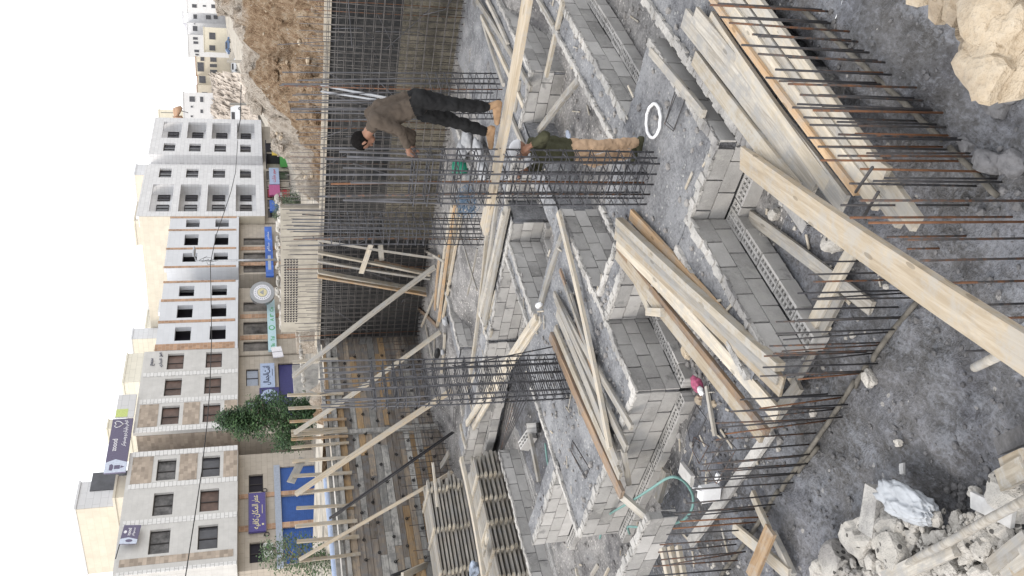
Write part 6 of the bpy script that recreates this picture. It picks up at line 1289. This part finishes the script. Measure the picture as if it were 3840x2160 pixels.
for i, (x0, y0, x1, y1, lb) in enumerate(((905, 880, 955, 925, 'nearer'), (905, 820, 955, 850, 'farther'))):
    a, b = gd('1', 958, y1, 130), gd('1', 905, y0, 130); e = empty('folded_parasol', a, lb + ' of the two red folded parasols on the apartment roof', 'parasol'); _kid('pole', MB().tube([a - Vector((0, 0, 1)), a.lerp(b, 1.1)], .06, 6), ['steelpart'], e); _kid('cloth', MB().tube([a, a.lerp(b, .35), a.lerp(b, .8), b], [.7, .9, .45, .1], 9), ['stoneO'], e)
# rocky bank and its hillside
def bank_patch():
    cols = [(560, 1175, 1400), (620, 1190, 1420), (700, 1195, 1450), (780, 1180, 1480), (860, 1165, 1500), (930, 1190, 1520), (1000, 1240, 1540)]
    n, m_, vs, fc = 60, 34, [], []
    for i in range(n + 1):
        y = 560 + 440 * i / n; xt = xb = 0
        for (ya, ta, ba), (yb, tb, bb) in zip(cols, cols[1:]):
            if ya <= y <= yb: f = (y - ya) / (yb - ya); xt, xb = ta + (tb - ta) * f, ba + (bb - ba) * f
        lo, hi = gd('1', xb + 40, y, 215), gd('1', xt, y, 325)
        for j in range(m_ + 1):
            f = j / m_; p = lo.lerp(hi, f); e = math.sin(math.pi * f) ; r_ = (fbm(i * .35, j * .3, .6, 3) * 2.2 + abs(nz(i * .5, j * .5, 1.1, 4)) * 3.0) * min(1, 4 * (1 - f), 4 * f + .2)
            vs.append((p.x + r_ * .6, p.y - r_ * .2, p.z + r_ * .7 + 1.2 * e))
    for i in range(n):
        for j in range(m_): a = i * (m_ + 1) + j; fc.append((a, a + m_ + 1, a + m_ + 2, a + 1))
    mb = MB(); mb.add(vs, fc, 0, .5, False); return mb.build('rocky_bank', ['bank'])
M['bank'] = m_rough('brown grey rock bank', [(.34, (.15, .125, .10)), (.5, (.36, .31, .265)), (.66, (.55, .49, .43))], .5, 1.6, .9, .5)
struct(bank_patch())
# vehicles
def car(label, r, x, y, D, L, H, rz, paint, cat='car', van=False):
    p = gd(r, x, y, D); root = empty('van' if van else 'parked_car', p, label, cat, None, rz); W = 1.7; h = L / 2
    prof = [(-h, .25), (h, .25), (h, .75), (h * .62, .85), (h * .3, H), (-h * .62, H), (-h * .95, .9), (-h, .8)] if not van else [(-h, .3), (h, .3), (h, 1.0), (h * .86, 1.3), (h * .7, H), (-h, H)]
    mb = MB(); mb.prism([(a, -W / 2, b) for a, b in prof], (0, W, 0)); mb.build('body', [paint], root)
    for s_ in (-1, 1):
        mb = MB(); yy = s_ * (W / 2 + .004); mb.span(-h * .55, h * .28, yy, yy + s_ * .01, H * .62 if not van else H * .6, H * .93); mb.build('side_window', ['glass'], root)
        for xx in (-h * .6, h * .6):
            mb = MB(); mb.tube([(xx, s_ * (W / 2 - .1), .32), (xx, s_ * (W / 2 + .03), .32)], .32, 14); w = mb.build('wheel', ['black'], root); mb = MB(); mb.tube([(xx, s_ * (W / 2 + .031), .32), (xx, s_ * (W / 2 + .05), .32)], .18, 12); mb.build('rim', ['steelpart'], w)
    return root
M['carblue'] = m_plain('blue-grey car paint', (.12, .18, .30), .3, .2, .05, 3); M['carwhite'] = m_plain('white car paint', (.68, .70, .74), .35, 0, .05, 3); M['carteal'] = m_plain('pale teal car paint', (.40, .52, .53), .35, 0, .05, 3)
car('blue-grey car parked on the hillside road under the cream house', '1', 1338, 345, 280, 4.6, 1.45, math.radians(-62 + 20), 'carblue')
car('white and blue van on the road below the rocky bank', '1', 1420, 880, 205, 5.0, 2.2, math.radians(-40), 'carwhite', 'van', True); car('pale teal car beside the rocky bank, higher up the road', '1', 1330, 660, 330, 4.1, 1.4, math.radians(-40), 'carteal')
car('white car half hidden behind the crest of the dirt heap', '1', 1390, 510, 240, 4.2, 1.45, math.radians(-30), 'carwhite')
for i, (x0, x1, y, D) in enumerate(((1310, 1412, 462, 110), (1330, 1545, 785, 120))):
    a, b = gd('1', x1, y, D), gd('1', x0, y, D); T(MB().tube([a - Vector((0, 0, 2)), b], .16, 6).build('utility_pole', ['woodgrey'], None, a), ('short dark pole on the crest of the dirt heap', 'grey pole before the rocky bank')[i], 'pole')
# ------------------------------------------------------------------ light, sky, camera
sc = bpy.context.scene
W = bpy.data.worlds.new('World'); sc.world = W; W.use_nodes = True; nt = W.node_tree; bg = nt.nodes['Background']
sky = nt.nodes.new('ShaderNodeTexSky'); sky.sky_type = 'NISHITA'; sky.sun_disc = False
SUN_EL, SUN_DIR = 42.0, Vector((-.93, .30, 0)).normalized()
sky.sun_elevation = math.radians(SUN_EL); sky.sun_rotation = math.atan2(SUN_DIR.x, SUN_DIR.y); sky.dust_density = 4.0; sky.air_density = 1.0; sky.ozone_density = 1.0; sky.altitude = 600
hsv = nt.nodes.new('ShaderNodeHueSaturation'); hsv.inputs['Saturation'].default_value = .22
mx = nt.nodes.new('ShaderNodeMix'); mx.data_type = 'RGBA'; mx.inputs[0].default_value = .55; mx.inputs[7].default_value = (13.6, 13.8, 14.1, 1)   # bright high overcast over the sky
nt.links.new(sky.outputs[0], hsv.inputs['Color']); nt.links.new(hsv.outputs[0], mx.inputs[6]); nt.links.new(mx.outputs[2], bg.inputs['Color']); bg.inputs['Strength'].default_value = .15
sl = bpy.data.lights.new('sun', 'SUN'); sl.energy = 1.0; sl.angle = math.radians(14); sl.color = (1.0, .90, .76); so = bpy.data.objects.new('sun', sl); C.objects.link(so)
sv = Vector((SUN_DIR.x * math.cos(math.radians(SUN_EL)), SUN_DIR.y * math.cos(math.radians(SUN_EL)), math.sin(math.radians(SUN_EL)))); so.rotation_euler = sv.to_track_quat('Z', 'Y').to_euler(); so.location = (0, 0, 60)
cam = bpy.data.cameras.new('camera'); co = bpy.data.objects.new('camera', cam); C.objects.link(co); sc.camera = co
cam.sensor_width = 36; cam.lens = F / 3840 * 36; cam.clip_end = 3000; cam.clip_start = .1
mw = Matrix((c2w((0, 1, 0)), c2w((1, 0, 0)), -c2w((0, 0, 1)))).transposed().to_4x4(); mw.translation = (0, 0, EYE); co.matrix_world = mw
sc.view_settings.view_transform = 'Standard'; sc.view_settings.look = 'None'; sc.view_settings.gamma = 1; sc.view_settings.exposure = 0.34
sc.cycles.max_bounces = 6; sc.cycles.use_denoising = True
